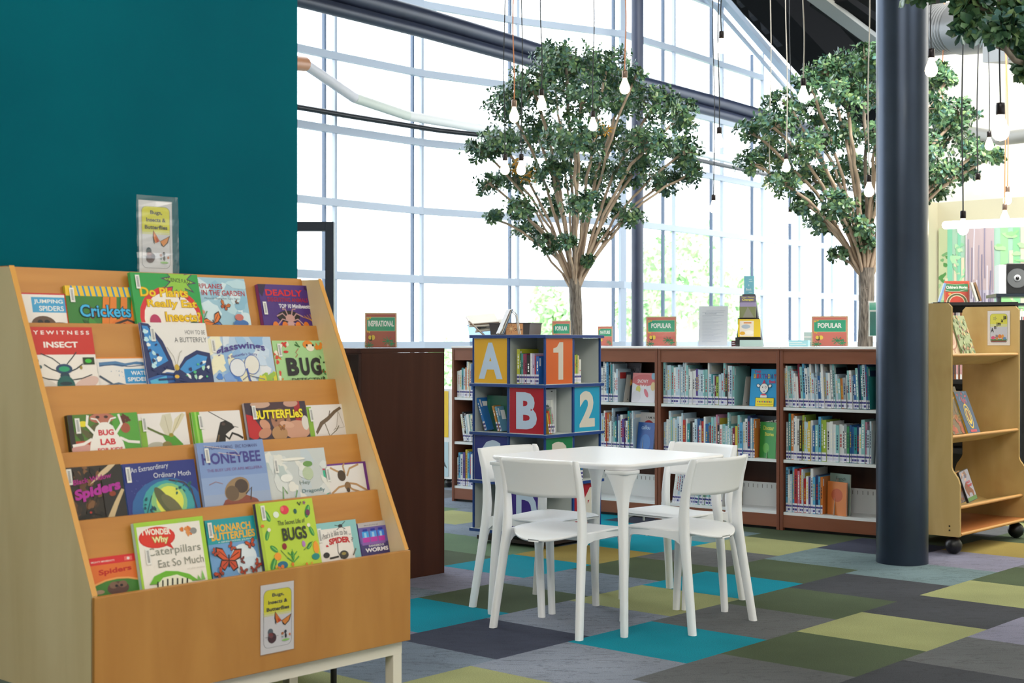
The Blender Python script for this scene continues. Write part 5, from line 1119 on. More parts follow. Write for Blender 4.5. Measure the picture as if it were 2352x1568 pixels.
# books in the tower cells
TM = Matrix.Translation(TO) @ Matrix.Rotation(math.atan2(.775, .632), 4, 'Z')
def cell_books(side, c0, c1, z, seed, cols, desc, hr=(.17, .24), lean=0, ins=.03, dpth=.19, labels=True):
    """side 'L': left face (x=0), c measured from the near corner along y ; 'R': right face (y=0), c along x"""
    R_ = random.Random(seed); n = 0; c = c0
    for hx, nm, th, h_ in cols:
        n += 1
        if side == 'R': p = TM @ Vector((c, ins, z)); rot = math.atan2(.775, .632)
        else: p = TM @ Vector((ins, c1-(c-c0), z)); rot = math.atan2(.775, .632)-PI/2
        spine_book(hx, th, h_, dpth, f'{nm} book, {ordn(n)} from left in {desc}', p+Vector((0, 0, .001)), rot, lean, True, f'books in the tower {desc}', seed*50+n)
        c += th/math.cos(lean)+.0008
z4 = .072+.305*3+.0195; z3 = .072+.305*2+.0195; z2 = .072+.305+.0195; z1_ = .072+.0195
cell_books('L', 0, .245, z4, 1, [('#c9cc3a', 'yellow-green spotted', .022, .215), ('#3a7a4c', 'dark green', .012, .19), ('#4fa0a0', 'teal', .014, .188), ('#a83a5c', 'crimson', .012, .185), ('#8c2c54', 'dark pink', .014, .188), ('#1c1c24', 'black', .028, .18), ('#e6e6ec', 'white', .014, .19), ('#c9b8d8', 'lilac', .018, .188), ('#c03048', 'red', .010, .175), ('#2c68b8', 'blue', .022, .172)], 'cell between letter A and number 1')
cell_books('R', .31, .5, z4, 2, [('#23262c', 'black', .012, .20), ('#c23a34', 'red', .018, .175), ('#b9b84a', 'olive yellow', .014, .178), ('#8fae3a', 'lime', .016, .18), ('#d8c8a0', 'cream', .014, .175), ('#e4e4e0', 'white', .020, .15)], 'cell right of the number 1')

# cell left of B: leaning blue books
def tower_book(side, c, ins, z, w_, h_, label, cover, th=.014, lean=0, draw=None, yaw=0):
    base = math.atan2(.775, .632)-(PI/2 if side == 'L' else 0)
    p = TM @ (Vector((ins, c, z)) if side == 'L' else Vector((c, ins, z)))
    t = thing('picture_book', label, 'book', tuple(p+Vector((0, 0, .001))), (-lean, 0, base+yaw))
    b = MB(); cm = mat(cover, .35, .5, 0, 0, .2); b.box((0, 0, 0), (w_, th, h_), cm); b.build('cover', t)
    A = Art(w_, h_, h_, .0003)
    if draw: draw(A)
    A.build(t); return t
tower_book('L', .545, .10, z3, .19, .225, 'dark green book standing at the back of the cell left of the letter B', '#14604c', draw=lambda A: A.rect(.04, .1, .12, .95, '#1d7a5c').ell(.5, .75, .2, .12, '#1c6f58'))
spine_book('#2c78c8', .018, .215, .2, 'bright blue book leaning left in the cell beside the letter B', TM @ Vector((.03, .505, z3+.004)), math.atan2(.775, .632)-PI/2, -.36, True, None, 71).scale = (1, 1, 1)
def d_lull(A): A.rect(0, 0, 1, 1, '#2c5f98').ell(.3, .3, .2, .12, '#4a83b8').text('Lullaby', .3, .1, .95, .22, '#c8d8e8', 0)
tower_book('L', .455, .115, z3, .155, .215, 'blue lullaby book at the back of the cell beside the letter B', '#2c5f98', draw=d_lull)
spine_book('#c98a3a', .014, .165, .2, 'orange and brown book leaning in the cell beside the letter B', TM @ Vector((.03, .40, z3+.004)), math.atan2(.775, .632)-PI/2, -.30, True, None, 72)
spine_book('#6aa0c0', .014, .160, .2, 'pale blue book leaning against the letter B panel', TM @ Vector((.03, .38, z3+.004)), math.atan2(.775, .632)-PI/2, -.28, True, None, 73)
def d_busy(A): A.rect(0, 0, 1, 1, '#dfe2e2').ell(.22, .13, .14, .07, '#3c3c40').ell(.22, .13, .125, .06, '#dfe2e2').text('BUSY', .12, .08, .32, .12, '#3c3c40', .02).text('WORLD', .12, .14, .32, .17, '#3c3c40', .02).rect(.74, .03, .82, .06, '#5c5c60').rect(.9, 0, .91, 1, '#b8bcbc')
tower_book('R', .045, .12, z3, .225, .268, 'large white busy world board book in the cell above the number 3', '#dfe2e2', .03, draw=d_busy)
def d_palm(A): A.rect(0, 0, 1, 1, '#c9cfcb').ell(.55, .25, .2, .1, '#3c4c40').line([(.55, .25), (.58, .95)], .05, '#4c5850').star(.55, .25, .08, .24, 9, '#38483c').rect(.05, .1, .3, .12, '#6c7470').rect(.85, 0, 1, 1, '#dfe2de')
tower_book('R', .05, .085, z3, .14, .205, 'grey board book with a palm tree in the cell above the number 3', '#c9cfcb', .02, draw=d_palm)
for i, (hx, nm) in enumerate((('#c9a43a', 'mustard'), ('#d8603a', 'orange'), ('#8fae8c', 'grey-green'), ('#b8b8c0', 'grey'))):
    spine_book(hx, .012, .13+.012*i, .07, f'small {nm} book leaning in the cell above the number 3', TM @ Vector((.052+i*.0165, .008, z3+.003)), math.atan2(.775, .632), -.22, True, None, 80+i)
cell_books('L', 0, .245, z2, 5, [('#2c5aa0', 'dark blue', .018, .2), ('#e0e0e4', 'white', .02, .16), ('#3a8ac0', 'sky blue', .018, .15), ('#d8c04a', 'yellow', .016, .14), ('#2c8c5c', 'green', .018, .15)], 'cell left of the number 3')
cell_books('R', .33, .5, z2, 6, [('#2c6a80', 'dark teal', .02, .17), ('#3c90c0', 'blue', .018, .16), ('#c8b050', 'yellow', .016, .16), ('#3c7a4c', 'green', .02, .15), ('#2f66a8', 'navy blue', .02, .17)], 'cell right of the number 3')

# ------------------------------------------------------------------ bins, easel and card above the tower
def bin_(name, label, px0, px1, pytop, Z, m, dp, zb, flare=.93, yaw=-.35):
    pl = at((px0+px1)/2, 790, Z); w_ = (px1-px0)/F*Z; h_ = H-(pytop-CY)/F*Z-zb; t = thing(name, label, 'storage bin', (pl.x, Z, zb), yaw)
    b = MB(); o_ = [(-1, -1), (1, -1), (1, 1), (-1, 1)]; r = []
    for z, k, kk in ((0, flare, 0), (h_, 1, 0), (h_, 1-.02, 1), (.004, flare-.02, 1)): r.append([(x*w_/2*k, dp/2+y*dp/2*k, z) for x, y in o_])
    b.loft(r, m, False, False); b.add(r[0], [(3, 2, 1, 0)], m); b.add(r[3], [(0, 1, 2, 3)], m); b.build('tub', t)
    b = MB(); 
    for i in range(4):
        p, q = Vector(r[1][i]), Vector(r[1][(i+1) % 4]); b.tube([p+Vector((0, 0, -.004)), q+Vector((0, 0, -.004))], .006, m, 6)
    b.build('rim', t); return t
M_clear = glassy('clear_plastic_tub', (.72, .80, .90), .2, .2)
tbn = bin_('clear_bin', 'clear plastic bin of magazines on the leftmost cherry bookcase', 1066, 1150, 745, 11.15, M_clear, .26, ZT, .88, -.55)
b = MB(); b.box((-.03, -.012, .12), (.03, -.006, .16), mat('#8c9098', .4)); b.build('latch', tbn)
bin_('dark_bin', 'dark brown plastic bin behind the letter tower, magazines heaped beside it', 1118, 1222, 741, 10.95, mat('#4c4547', .45), .22, ZT, .9, -.45)
R = random.Random(3)
mg = at(1110, 784, 11.15)
for i, (dx, dz, yw, tl, c, lab) in enumerate(((-.09, .17, .3, .55, '#a0806c', 'brown magazine slanting out of the left edge of the clear bin'), (-.05, .198, .1, 1.40, '#c9bfb4', 'pale magazine lying across the clear bin'), (-.05, .222, .15, 1.42, '#8a6f5c', 'brown magazine lying uppermost on the clear bin'), (.02, .172, -.2, 1.38, '#b9a896', 'beige magazine under the others on the clear bin'))):
    t = thing('magazine', lab, 'magazine', (mg.x+dx+.03, 11.18, ZT+dz-(.02 if i else .03)), (.22+.05*i, -.04*i if i else .75, yw), 'magazines heaped on the clear bin')
    b = MB(); b.box((-.1, -.10, 0), (.13, .12, .006), mat(c, .5)); b.build('cover', t); b = MB(); b.box((-.098, -.098, .0062), (.128, .118, .012), M_page); b.build('pages', t)
TTOP = .072+.305*4+.0195
p = at(1160, 784, 8.9)
t = thing('book_easel', 'small wire easel holding thin books on top of the letter tower', 'easel', (p.x, 8.86, TTOP), 0)
b = MB(); k = mat('#b9b6ae', .35, .5, .8)
b.tube([(-.035, -.03, .006), (-.02, -.02, .03), (.03, .02, .13), (.055, .03, .145), (.075, .035, .125), (.095, -.0, .004)], .0035, k, 8); b.tube([(-.05, .03, .006), (-.03, .03, .02), (.02, .04, .125), (.045, .045, .14), (.068, .05, .12), (.085, .05, .004)], .0035, k, 8); b.build('wire_frame', t)
for i in range(3):
    b = MB(); b.box((0, 0, 0), (.006, .10, .165), mat(['#8a7f78', '#c9c6c0', '#6f86a0'][i], .4)); o = b.build('thin_book'); o.location = (p.x-.032+i*.010, 8.84, TTOP+.008); o.rotation_euler = (0, .42-.02*i, .25); tag(o, ['brown-grey thin book leftmost on the wire easel', 'white thin book in the middle of the wire easel', 'blue-grey thin book rightmost on the wire easel'][i], 'book', 'thin books on the wire easel')
p = at(1162, 784, 8.95); t = thing('small_card', 'small orange patterned card propped on the letter tower beside the easel', 'card', (p.x, 8.97, TTOP), (-.08, 0, .0))
b = MB(); b.box((0, 0, 0), (.108, .002, .072), mat('#b9784c', .5)); b.build('card', t)
A = Art(.108, .072, .072, .0003); A.rect(.03, .04, .97, .97, '#cf9560').star(.3, .45, .08, .3, 9, '#8a4a2c').star(.3, .45, .06, .2, 9, '#e8c088').text('Queen', .50, .4, .95, .65, '#4a2c1c', .02); A.build(t)
# ------------------------------------------------------------------ birch book cart on ball casters
CN = Vector((2.653, 8.44, 0)); CL = 1.0           # near panel front corner; +x = U, +y = V (back)
ct = thing('book_cart', 'tall birch plywood book cart on black ball casters right of the round column', 'book cart', tuple(CN), RU)
def panel_poly(z0=.112):
    return [(0, z0), (0, .42), (.012, .455), (.045, .50), (.052, .52), (.052, 1.475), (.072, 1.495), (.405, 1.495), (.425, 1.475), (.425, .52), (.432, .50), (.465, .455), (.477, .42), (.477, z0)]
for x0 in (0, CL):
    b = MB(); b.prism(panel_poly(), x0, x0+.019, M_birch, 'x'); b.build('side_panel', ct, .004)
for y, z in ((.06, .17), (.20, .135), (.06, .145), (.20, .47), (.20, .81), (.20, 1.10)):
    b = MB(); b.tube([(-.0015, y+.0, z), (.001, y, z)], .005, M_black, 8); b.build('screw', ct)
def cshelf(z, y0, y1, drop, nm='shelf'):
    b = MB(); r = [(y0, z), (y1, z-drop), (y1, z-drop-.019), (y0, z-.019)]
    b.prism(r, .0195, CL-.0005, M_orangeV if False else M_birch, 'x')
    b.tube([(.0195, y0, z-.0095), (CL-.001, y0, z-.0095)], .0105, M_birchedge, 10); b.build(nm, ct)
for z, y0 in ((1.197, .03), (.708, .03)):
    cshelf(z, y0+.03, .235, .055); 
cshelf(.285, .03, .235, .045)
b = MB(); b.box((.0195, .0, .113), (CL-.0005, .477, .132), wood('honey_ply_shelf', '#a8683a', '#b87844', (3, 3, 3), .35)); b.tube([(.0195, 0, .1225), (CL-.001, 0, .1225)], .010, M_birchedge, 10); b.build('bottom_shelf', ct)
for z in (1.197, .708, .285):
    b = MB(); b.prism([(.417, z), (.242, z-.055), (.242, z-.074), (.417, z-.019)], .0195, CL-.0005, M_birch, 'x'); b.build('shelf', ct)
    if z > 1:
        b = MB(); b.box((.20, .2345, z-.09), (CL-.0005, .2415, z+.295), M_birch); b.build('divider', ct) if False else None
for x in (.045, CL-.03):
    for y in (.055, .42):
        b = MB(); b.ball((x, y, .052), .051, mat('#101114', .38), 24); b.tube([(x, y, .100), (x, y, .1125)], .012, M_black, 10); b.build('caster', ct)
CM = Matrix.Translation(CN) @ Matrix.Rotation(RU, 4, 'Z')
def cart_book(x, y, z, w_, h_, label, cover, draw, lean=0, tilt=.22, th=.012, cat='book', name='picture_book', spine=None):
    t = thing(name, label, cat, tuple(CM @ Vector((x, y, z)))); t.rotation_euler = (Matrix.Rotation(RU, 3, 'Z') @ Matrix.Rotation(-tilt, 3, 'X') @ Matrix.Rotation(-lean, 3, 'Y')).to_euler()
    b = MB(); cm = mat(cover, .3, .5, 0, 0, .2); b.box((0, 0, 0), (w_, .0015, h_), cm); b.box((0, th-.0015, 0), (w_, th, h_), cm); b.box((0, .0015, 0), (.0015, th-.0015, h_), mat(spine or cover, .4)); b.build('cover', t)
    b = MB(); b.box((.0016, .0016, .002), (w_-.003, th-.0016, h_-.002), M_page); b.build('page_block', t)
    A = Art(w_, h_, h_, .0003); draw(A); A.build(t); return t
def d_tan(A): A.rect(0, 0, 1, 1, '#cdb594').ell(.4, .5, .42, .4, '#a8705c').ell(.4, .5, .37, .35, '#d2b59c').ell(.4, .35, .2, .08, '#b98a78').ell(.4, .6, .25, .15, '#c99a86').blot(12, .0, .8, .9, 1, ['#a8705c', '#c9a58c'], .03, .05, 3)
def d_leaf(A): A.rect(0, 0, 1, 1, '#8f9c6c').blot(60, .02, .02, .98, .98, ['#6f8450', '#b9a46c', '#7a4c3a', '#a3b080', '#5c6c40', '#b8875c'], .03, .07, 4)
def d_rust(A): A.rect(0, 0, 1, 1, '#6a5c46').text('WILD', .1, .06, .8, .26, '#c99a4a', .01).blot(20, .0, .5, 1, 1, ['#9c4a34', '#7a5c44', '#b0553c', '#5c5a3c'], .05, .1, 5).text('WORLD', .2, .6, .8, .7, '#b9864a', .0)
def d_blue(A): A.rect(0, 0, 1, 1, '#2f4c70').blot(14, .1, .03, .9, .3, ['#a8344c', '#c0384c', '#3a6a9c'], .03, .06, 6).ell(.5, .6, .24, .30, '#d8b83c').ell(.5, .6, .2, .26, '#31507a').ell(.5, .6, .14, .2, '#d8b83c').ell(.5, .58, .09, .14, '#7a4c3a').rect(.25, .92, .75, .98, '#b8344c')
cart_book(.035, .085, 1.197, .215, .20, 'tan book with an oval garland on the top shelf of the birch cart', '#cdb594', d_tan, .0, .30)
cart_book(.205, .072, 1.197, .19, .245, 'green leaf-patterned book on the top shelf of the birch cart', '#8f9c6c', d_leaf, -.0, .32, .014, spine='#7f9c74')
cart_book(.11, .085, .708, .235, .30, 'brown and red wildlife book on the middle shelf of the birch cart', '#6a5c46', d_rust, .0, .34, .016, spine='#b0402c')
cart_book(.29, .072, .708, .175, .27, 'dark blue book with a golden oval on the middle shelf of the birch cart', '#2f4c70', d_blue, .0, .36, .016, spine='#c9a43a')
def d_sp(A): A.rect(0, 0, 1, 1, '#2c2c34').rect(.03, .02, .97, .98, '#9a98a8').blot(8, .1, .08, .9, .3, ['#8c6a5c', '#3c4454', '#c9a08c', '#5c5870'], .05, .09, 7).poly([(.1, .5), (.35, .38), (.6, .55), (.85, .7), (.8, .9), (.7, .9), (.65, .75), (.4, .72), (.3, .85), (.15, .7)], '#7a4430').rect(.03, .86, .97, .98, '#4f7a3c').text('DALLY &', .38, .36, .82, .44, '#c42c34', .03).text('SPANKY', .42, .47, .92, .55, '#c42c34', .03)
def d_dvd2(A): A.rect(0, 0, 1, 1, '#2a2826').rect(.03, .02, .97, .1, '#c98a2c').rect(.03, .1, .97, .98, '#6f6468').blot(12, .1, .4, .9, .95, ['#7a4a34', '#4c4040', '#8c7468'], .06, .1, 8).text('ZOO', .3, .14, .9, .26, '#dcdcdc', .02)
cart_book(.27, .060, .285, .14, .195, 'horse movie case with red title on the lower shelf of the birch cart', '#1c1c20', d_sp, .12, .30, .014, 'movie case', 'movie_case')
cart_book(.18, .075, .285, .14, .19, 'movie case with orange strip behind the horse movie case', '#1c1c20', d_dvd2, .10, .30, .014, 'movie case', 'movie_case')
cart_book(.07, .085, .285, .12, .26, 'pale cream book leaning against the left panel of the birch cart', '#d6cbb8', lambda A: A.rect(0, 0, 1, 1, '#d6cbb8').ell(.5, .85, .5, .14, '#b56a3c').ell(.5, .6, .3, .3, '#cdbfa8'), .0, .28, .010)
# Animals card on the far panel
t = thing('sign_card', 'laminated animals card fixed inside the far panel of the birch cart', 'sign'); w_, h_ = .150, .225
t.location = CM @ Vector((CL-.003, .255, 1.245)); t.rotation_euler = (0, 0, RU-PI/2)
b = MB(); b.box((0, 0, 0), (w_, .001, h_), mat('#e9e6ea', .3)); b.build('card', t)
A = Art(w_, h_, h_, .0002); k = w_/h_
A.poly(round_rect(.11, .08, .89, .93, .14, .14*k), '#4c5a4c').poly(round_rect(.12, .087, .88, .923, .13, .13*k), '#c9cfe4')
A.poly(round_rect(.12, .087, .88, .35, .13, .13*k)[:6]+[(.88, .38), (.12, .38)]+round_rect(.12, .087, .88, .35, .13, .13*k)[-6:], '#dfe04c').rect(.12, .38, .88, .46, '#d9e0a4')
A.rect(.14, .82, .86, .86, '#2f8a4c').rect(.16, .86, .84, .90, '#7a2c1c').ell(.25, .78, .09, .05, '#e0508c').ell(.4, .75, .08, .06, '#8a7f94').ell(.42, .80, .06, .04, '#c98a4c').ell(.55, .74, .08, .06, '#d87a2c').ell(.68, .76, .06, .08, '#e09a34').ell(.76, .80, .08, .04, '#5a8ac0').ell(.34, .73, .03, .02, '#f0e0d0').star(.33, .22, .04, .10, 5, '#4c5a44').star(.33, .22, .03, .08, 5, '#c9c96c')
for i, ch in enumerate('Animals'):
    x = .15+[0, .15, .26, .31, .46, .57, .61][i]; y = .62-(x-.15)*.62; A.text(ch, x, y-(.125 if ch in 'Ail' else .085), x+(.03 if ch in 'il' else (.135 if ch in 'Am' else .09)), y, '#1c1c24', .03)
A.build(t)
b = MB(); b.box((-.004, -.0016, -.004), (w_+.004, -.0012, h_+.004), M_sleeve); b.build('plastic_sleeve', t)

# ------------------------------------------------------------------ black movie shelf behind the cart, its sign, and the stand beyond
mvp = at(2143, 784, 10.9); 
mv = thing('movie_shelf', 'black rolling movie shelf behind the birch cart with a childrens movies sign on top', 'shelf', (mvp.x, 10.9, 0), -.22)
MWD = .62
b = MB(); b.box((0, 0, 1.545), (MWD, .36, 1.57), M_black); b.build('top', mv)
for x in (0, MWD-.02):
    b = MB(); b.box((x, 0, .19), (x+.02, .36, 1.5445), M_black); b.build('side_panel', mv)
b = MB(); b.box((.0205, .33, .19), (MWD-.0205, .345, 1.5445), M_black); b.build('back_panel', mv)
for z in (1.30, .98, .70, .45, .20):
    b = MB(); b.box((.0205, .01, z-.035), (MWD-.0205, .329, z), M_black); b.build('shelf', mv)
b = MB(); b.box((0, 0, .155), (MWD, .36, .1895), M_black); b.build('base', mv)
for x in (.08, MWD-.06):
    for y in (.06, .30):
        b = MB(); b.tube([(x-.012, y, .05), (x+.012, y, .05)], .0495, mat('#c01c2c', .35), 16); b.box((x-.018, y-.01, .05), (x-.013, y+.01, .154), mat('#b8bcc4', .3, .5, .8)); b.box((x+.013, y-.01, .05), (x+.018, y+.01, .154), mat('#b8bcc4', .3, .5, .8)); b.build('caster', mv)
MM = Matrix.Translation((mvp.x, 10.9, 0)) @ Matrix.Rotation(-.22, 4, 'Z')
R = random.Random(21)
def cases(M_, rot, x0, x1, zs, y, desc, seed, h_=.19, dark=.3):
    R = random.Random(seed)
    for zi, (z, zn) in enumerate(zs):
        x = x0; n = 0
        while x < x1-.014:
            n += 1; c, nm = R.choice([('#d8d6d2', 'pale'), ('#c9a08c', 'tan'), ('#8c5a3c', 'brown'), ('#b8b0b8', 'grey'), ('#e6e6ea', 'white'), ('#4a4450', 'dark'), ('#d8b878', 'yellowish'), ('#7a86b0', 'bluish')])
            b = MB(); b.box((0, 0, 0), (.0135, .13, h_), mat(c, .35)); b.box((.003, -.0005, h_*.2), (.0105, -.0001, h_*.8), mat(R.choice(['#f0f0f0', '#3c3c44', '#b03c3c']), .4))
            o = b.build('movie_case'); o.location = M_ @ Vector((x, y, z+.001)); o.rotation_euler = (0, 0, rot)
            tag(o, f'{nm} movie case, {ordn(n)} from left on {zn} shelf of {desc}', 'movie case', f'movie cases on the {zn} shelf of {desc}'); x += .0145
cases(MM, -.22, .10, .30, ((1.30, 'top'), (.98, 'second'), (.70, 'third')), .03, 'the black movie shelf', 22)
t = thing('sign', 'childrens movies sign with white arches on the black movie shelf', 'sign', tuple(MM @ Vector((.09, .10, 1.5715))), (-.05, 0, -.12))
w_, h_ = .19, .165; b = MB(); b.box((0, 0, 0), (w_, .002, h_), mat('#c8452c', .4)); b.build('card', t)
A = Art(w_, h_, h_, .0004); A.rect(.03, .04, .97, .97, '#e0a87a').rect(.04, .05, .96, .96, '#c8402c').rect(.06, .13, .94, .50, '#3c8450').text("Children's Movies", .08, .22, .92, .36, '#f2f0e4', .03)
for r, c in ((.42, '#e6d9b4'), (.39, '#5c5a34'), (.31, '#e6d9b4'), (.28, '#c8402c')): A.poly([(.5+r*math.cos(a), 1.0-r*math.sin(a)*1.05) for a in [PI*i/14 for i in range(15)]], c)
A.line([(.02, .42), (.3, .50), (.6, .48), (1.0, .36)], .012, '#efe9d8').line([(.1, .10), (.4, .17), (.8, .13)], .012, '#d9c9a4').ell(.22, .60, .06, .05, '#e8a83c'); A.build(t)
b = MB(); b.box((-.004, -.003, 0), (w_+.004, -.0015, h_+.004), M_acrylic); b.build('acrylic_holder', t)
for i, (x, ln, c, lab) in enumerate(((.045, -.30, '#7c9cc8', 'pale blue movie case leaning at the left of the childrens movies sign'), (.325, -.30, '#d8d4cc', 'white movie case leaning right of the childrens movies sign'), (.35, -.30, '#8a6a4c', 'brown movie case leaning rightmost on the black movie shelf'))):
    b = MB(); b.box((0, 0, 0), (.014, .13, .15), mat(c, .4)); o = b.build('movie_case'); o.location = MM @ Vector((x, .05, 1.5725+(0 if ln > 0 else .0045))); o.rotation_euler = (0, ln if i else .3, -.22); tag(o, lab, 'movie case')
# second dark shelf at the frame's right edge, plinth with screen
p2 = at(2346, 784, 9.95); M2 = Matrix.Translation((p2.x, 9.95, 0)) @ Matrix.Rotation(-.22, 4, 'Z')
sh = thing('movie_shelf', 'tall black movie shelf cut by the right edge of the photo', 'shelf', (p2.x, 9.95, 0), -.22)
b = MB(); b.box((0, 0, .05), (.02, .34, 1.42), M_black); b.build('side_panel', sh)
b = MB(); b.box((.68, 0, .05), (.70, .34, 1.42), M_black); b.build('side_panel', sh)
for z in (1.39, 1.16, .93, .70, .47, .24, .06):
    b = MB(); b.box((.0205, .0, z-.03), (.6795, .33, z), M_black); b.build('shelf', sh)
cases(M2, -.22, .023, .13, ((1.16, 'top'), (.93, 'second'), (.70, 'third'), (.47, 'fourth')), .01, 'the shelf at the right edge', 31)
p3 = at(2288, 784, 11.3); M3 = Matrix.Translation((p3.x, 11.3, 0)) @ Matrix.Rotation(-.15, 4, 'Z')
s3 = thing('media_stand', 'black media stand with a glass top behind the birch cart', 'stand', (p3.x, 11.3, 0), -.15)
b = MB(); b.box((-.0, 0, 1.625), (1.1, .45, 1.65), mat('#1f2834', .25)); b.build('top', s3)
b = MB(); b.box((-.03, .02, 1.555), (1.05, .42, 1.575), mat('#1f2834', .25)); b.build('lower_top', s3)
b = MB(); b.tube([(.055, .2, 1.5755), (.055, .2, 1.6245)], .02, M_alu, 12); b.build('post', s3)
b = MB(); b.box((.0, .05, 0), (.03, .42, 1.5545), M_black); b.box((.6, .05, 0), (.63, .42, 1.5545), M_black); b.box((.0305, .02, 1.27), (.5995, .42, 1.29), M_black); b.build('cabinet', s3)
cases(M3, -.15, .035, .30, ((1.29, 'upper'),), .03, 'the media stand', 41, .22)
sp = thing('loudspeaker', 'black loudspeaker with a round grey cone on the media stand', 'speaker', tuple(M3 @ Vector((.105, .10, 1.651))), -.15)
b = MB(); b.box((.0, 0, 0), (.26, .22, .245), M_black); b.build('cabinet', sp, .006)
b = MB(); b.lathe([(.001, 0), (.075, 0), (.078, .004), (.078, .006)], mat('#5a5d60', .5)); b.lathe([(.001, .0062), (.028, .0062), (.026, .010), (.001, .010)], mat('#b9bcc0', .4)); b.lathe([(.001, .0105), (.014, .0105), (.012, .014), (.001, .016)], M_black); o = b.build('cone', sp); o.location = (.075, -.0002, .125); o.rotation_euler = (PI/2, 0, 0)
b = MB(); b.box((0, 0, 0), (.055, .2, .235), mat('#eff2f4', .5)); o = b.build('white_box'); o.location = M3 @ Vector((.045, .12, 1.651)); o.rotation_euler = (0, 0, -.15); tag(o, 'plain white box between the mural trunk and the black loudspeaker', 'box')

# ------------------------------------------------------------------ indoor trees
M_bark = bpy.data.materials.new('tree_bark'); nt, bs, L = nodes(M_bark)
tc = nt.nodes.new('ShaderNodeTexCoord'); mp = nt.nodes.new('ShaderNodeMapping'); mp.inputs['Scale'].default_value = (34, 34, 5)
n1 = nt.nodes.new('ShaderNodeTexNoise'); n1.inputs['Scale'].default_value = 1.6; n1.inputs['Detail'].default_value = 6; n1.inputs['Distortion'].default_value = 1.0
rr_ = nt.nodes.new('ShaderNodeValToRGB'); rr_.color_ramp.elements[0].position = .36; rr_.color_ramp.elements[1].position = .62; rr_.color_ramp.elements[0].color = (*rgb('#4b443f'), 1); rr_.color_ramp.elements[1].color = (*rgb('#8d857c'), 1)
L(tc.outputs['Object'], mp.inputs[0]); L(mp.outputs[0], n1.inputs['Vector']); L(n1.outputs[0], rr_.inputs[0]); L(rr_.outputs[0], bs.inputs['Base Color']); bs.inputs['Roughness'].default_value = .85
bp = nt.nodes.new('ShaderNodeBump'); bp.inputs['Strength'].default_value = .9; bp.inputs['Distance'].default_value = .02; L(n1.outputs[0], bp.inputs['Height']); L(bp.outputs[0], bs.inputs['Normal'])
M_branch = noisy('branch_bark', '#a08c7a', '#bda994', 9, .75, .3, 60)
LEAF = [mat(c, .34, .5) for c in ('#466a4b', '#517552', '#3b5d47', '#64885f', '#48706a', '#748f5c')]
M_yleaf = mat('#c2912c', .5)
def rosette(mb, p, d, R_, sz, n):
    d = d.normalized(); a = d.orthogonal().normalized(); c_ = d.cross(a); ph = R_.uniform(0, 6.28)
    for i in range(n):
        an = ph+i*2.4; r = a*math.cos(an)+c_*math.sin(an); dirn = (r*1.0+d*R_.uniform(.1, .7)).normalized()
        up = dirn.cross(r.cross(d)).normalized(); side = dirn.cross(up).normalized(); nn = side.cross(dirn)
        l = sz*R_.uniform(.75, 1.15); w_ = l*.26; q = p+d*R_.uniform(-.2, .2)*sz
        cur = nn*l*R_.uniform(-.12, .05)
        v0 = q; v1 = q+dirn*l*.35-side*w_*.5; v2 = q+dirn*l*.72-side*w_+cur*.4; v3 = q+dirn*l+cur; v4 = q+dirn*l*.72+side*w_+cur*.4; v5 = q+dirn*l*.35+side*w_*.5; m_ = q+dirn*l*.6+nn*l*(-.05)
        mb.add([v0, v1, v2, v3, v4, v5, m_], [(0, 1, 6), (1, 2, 6), (2, 3, 6), (3, 4, 6), (4, 5, 6), (5, 0, 6)], R_.choice(LEAF) if R_.random() < .85 else LEAF[R_.randint(0, 1)], True)
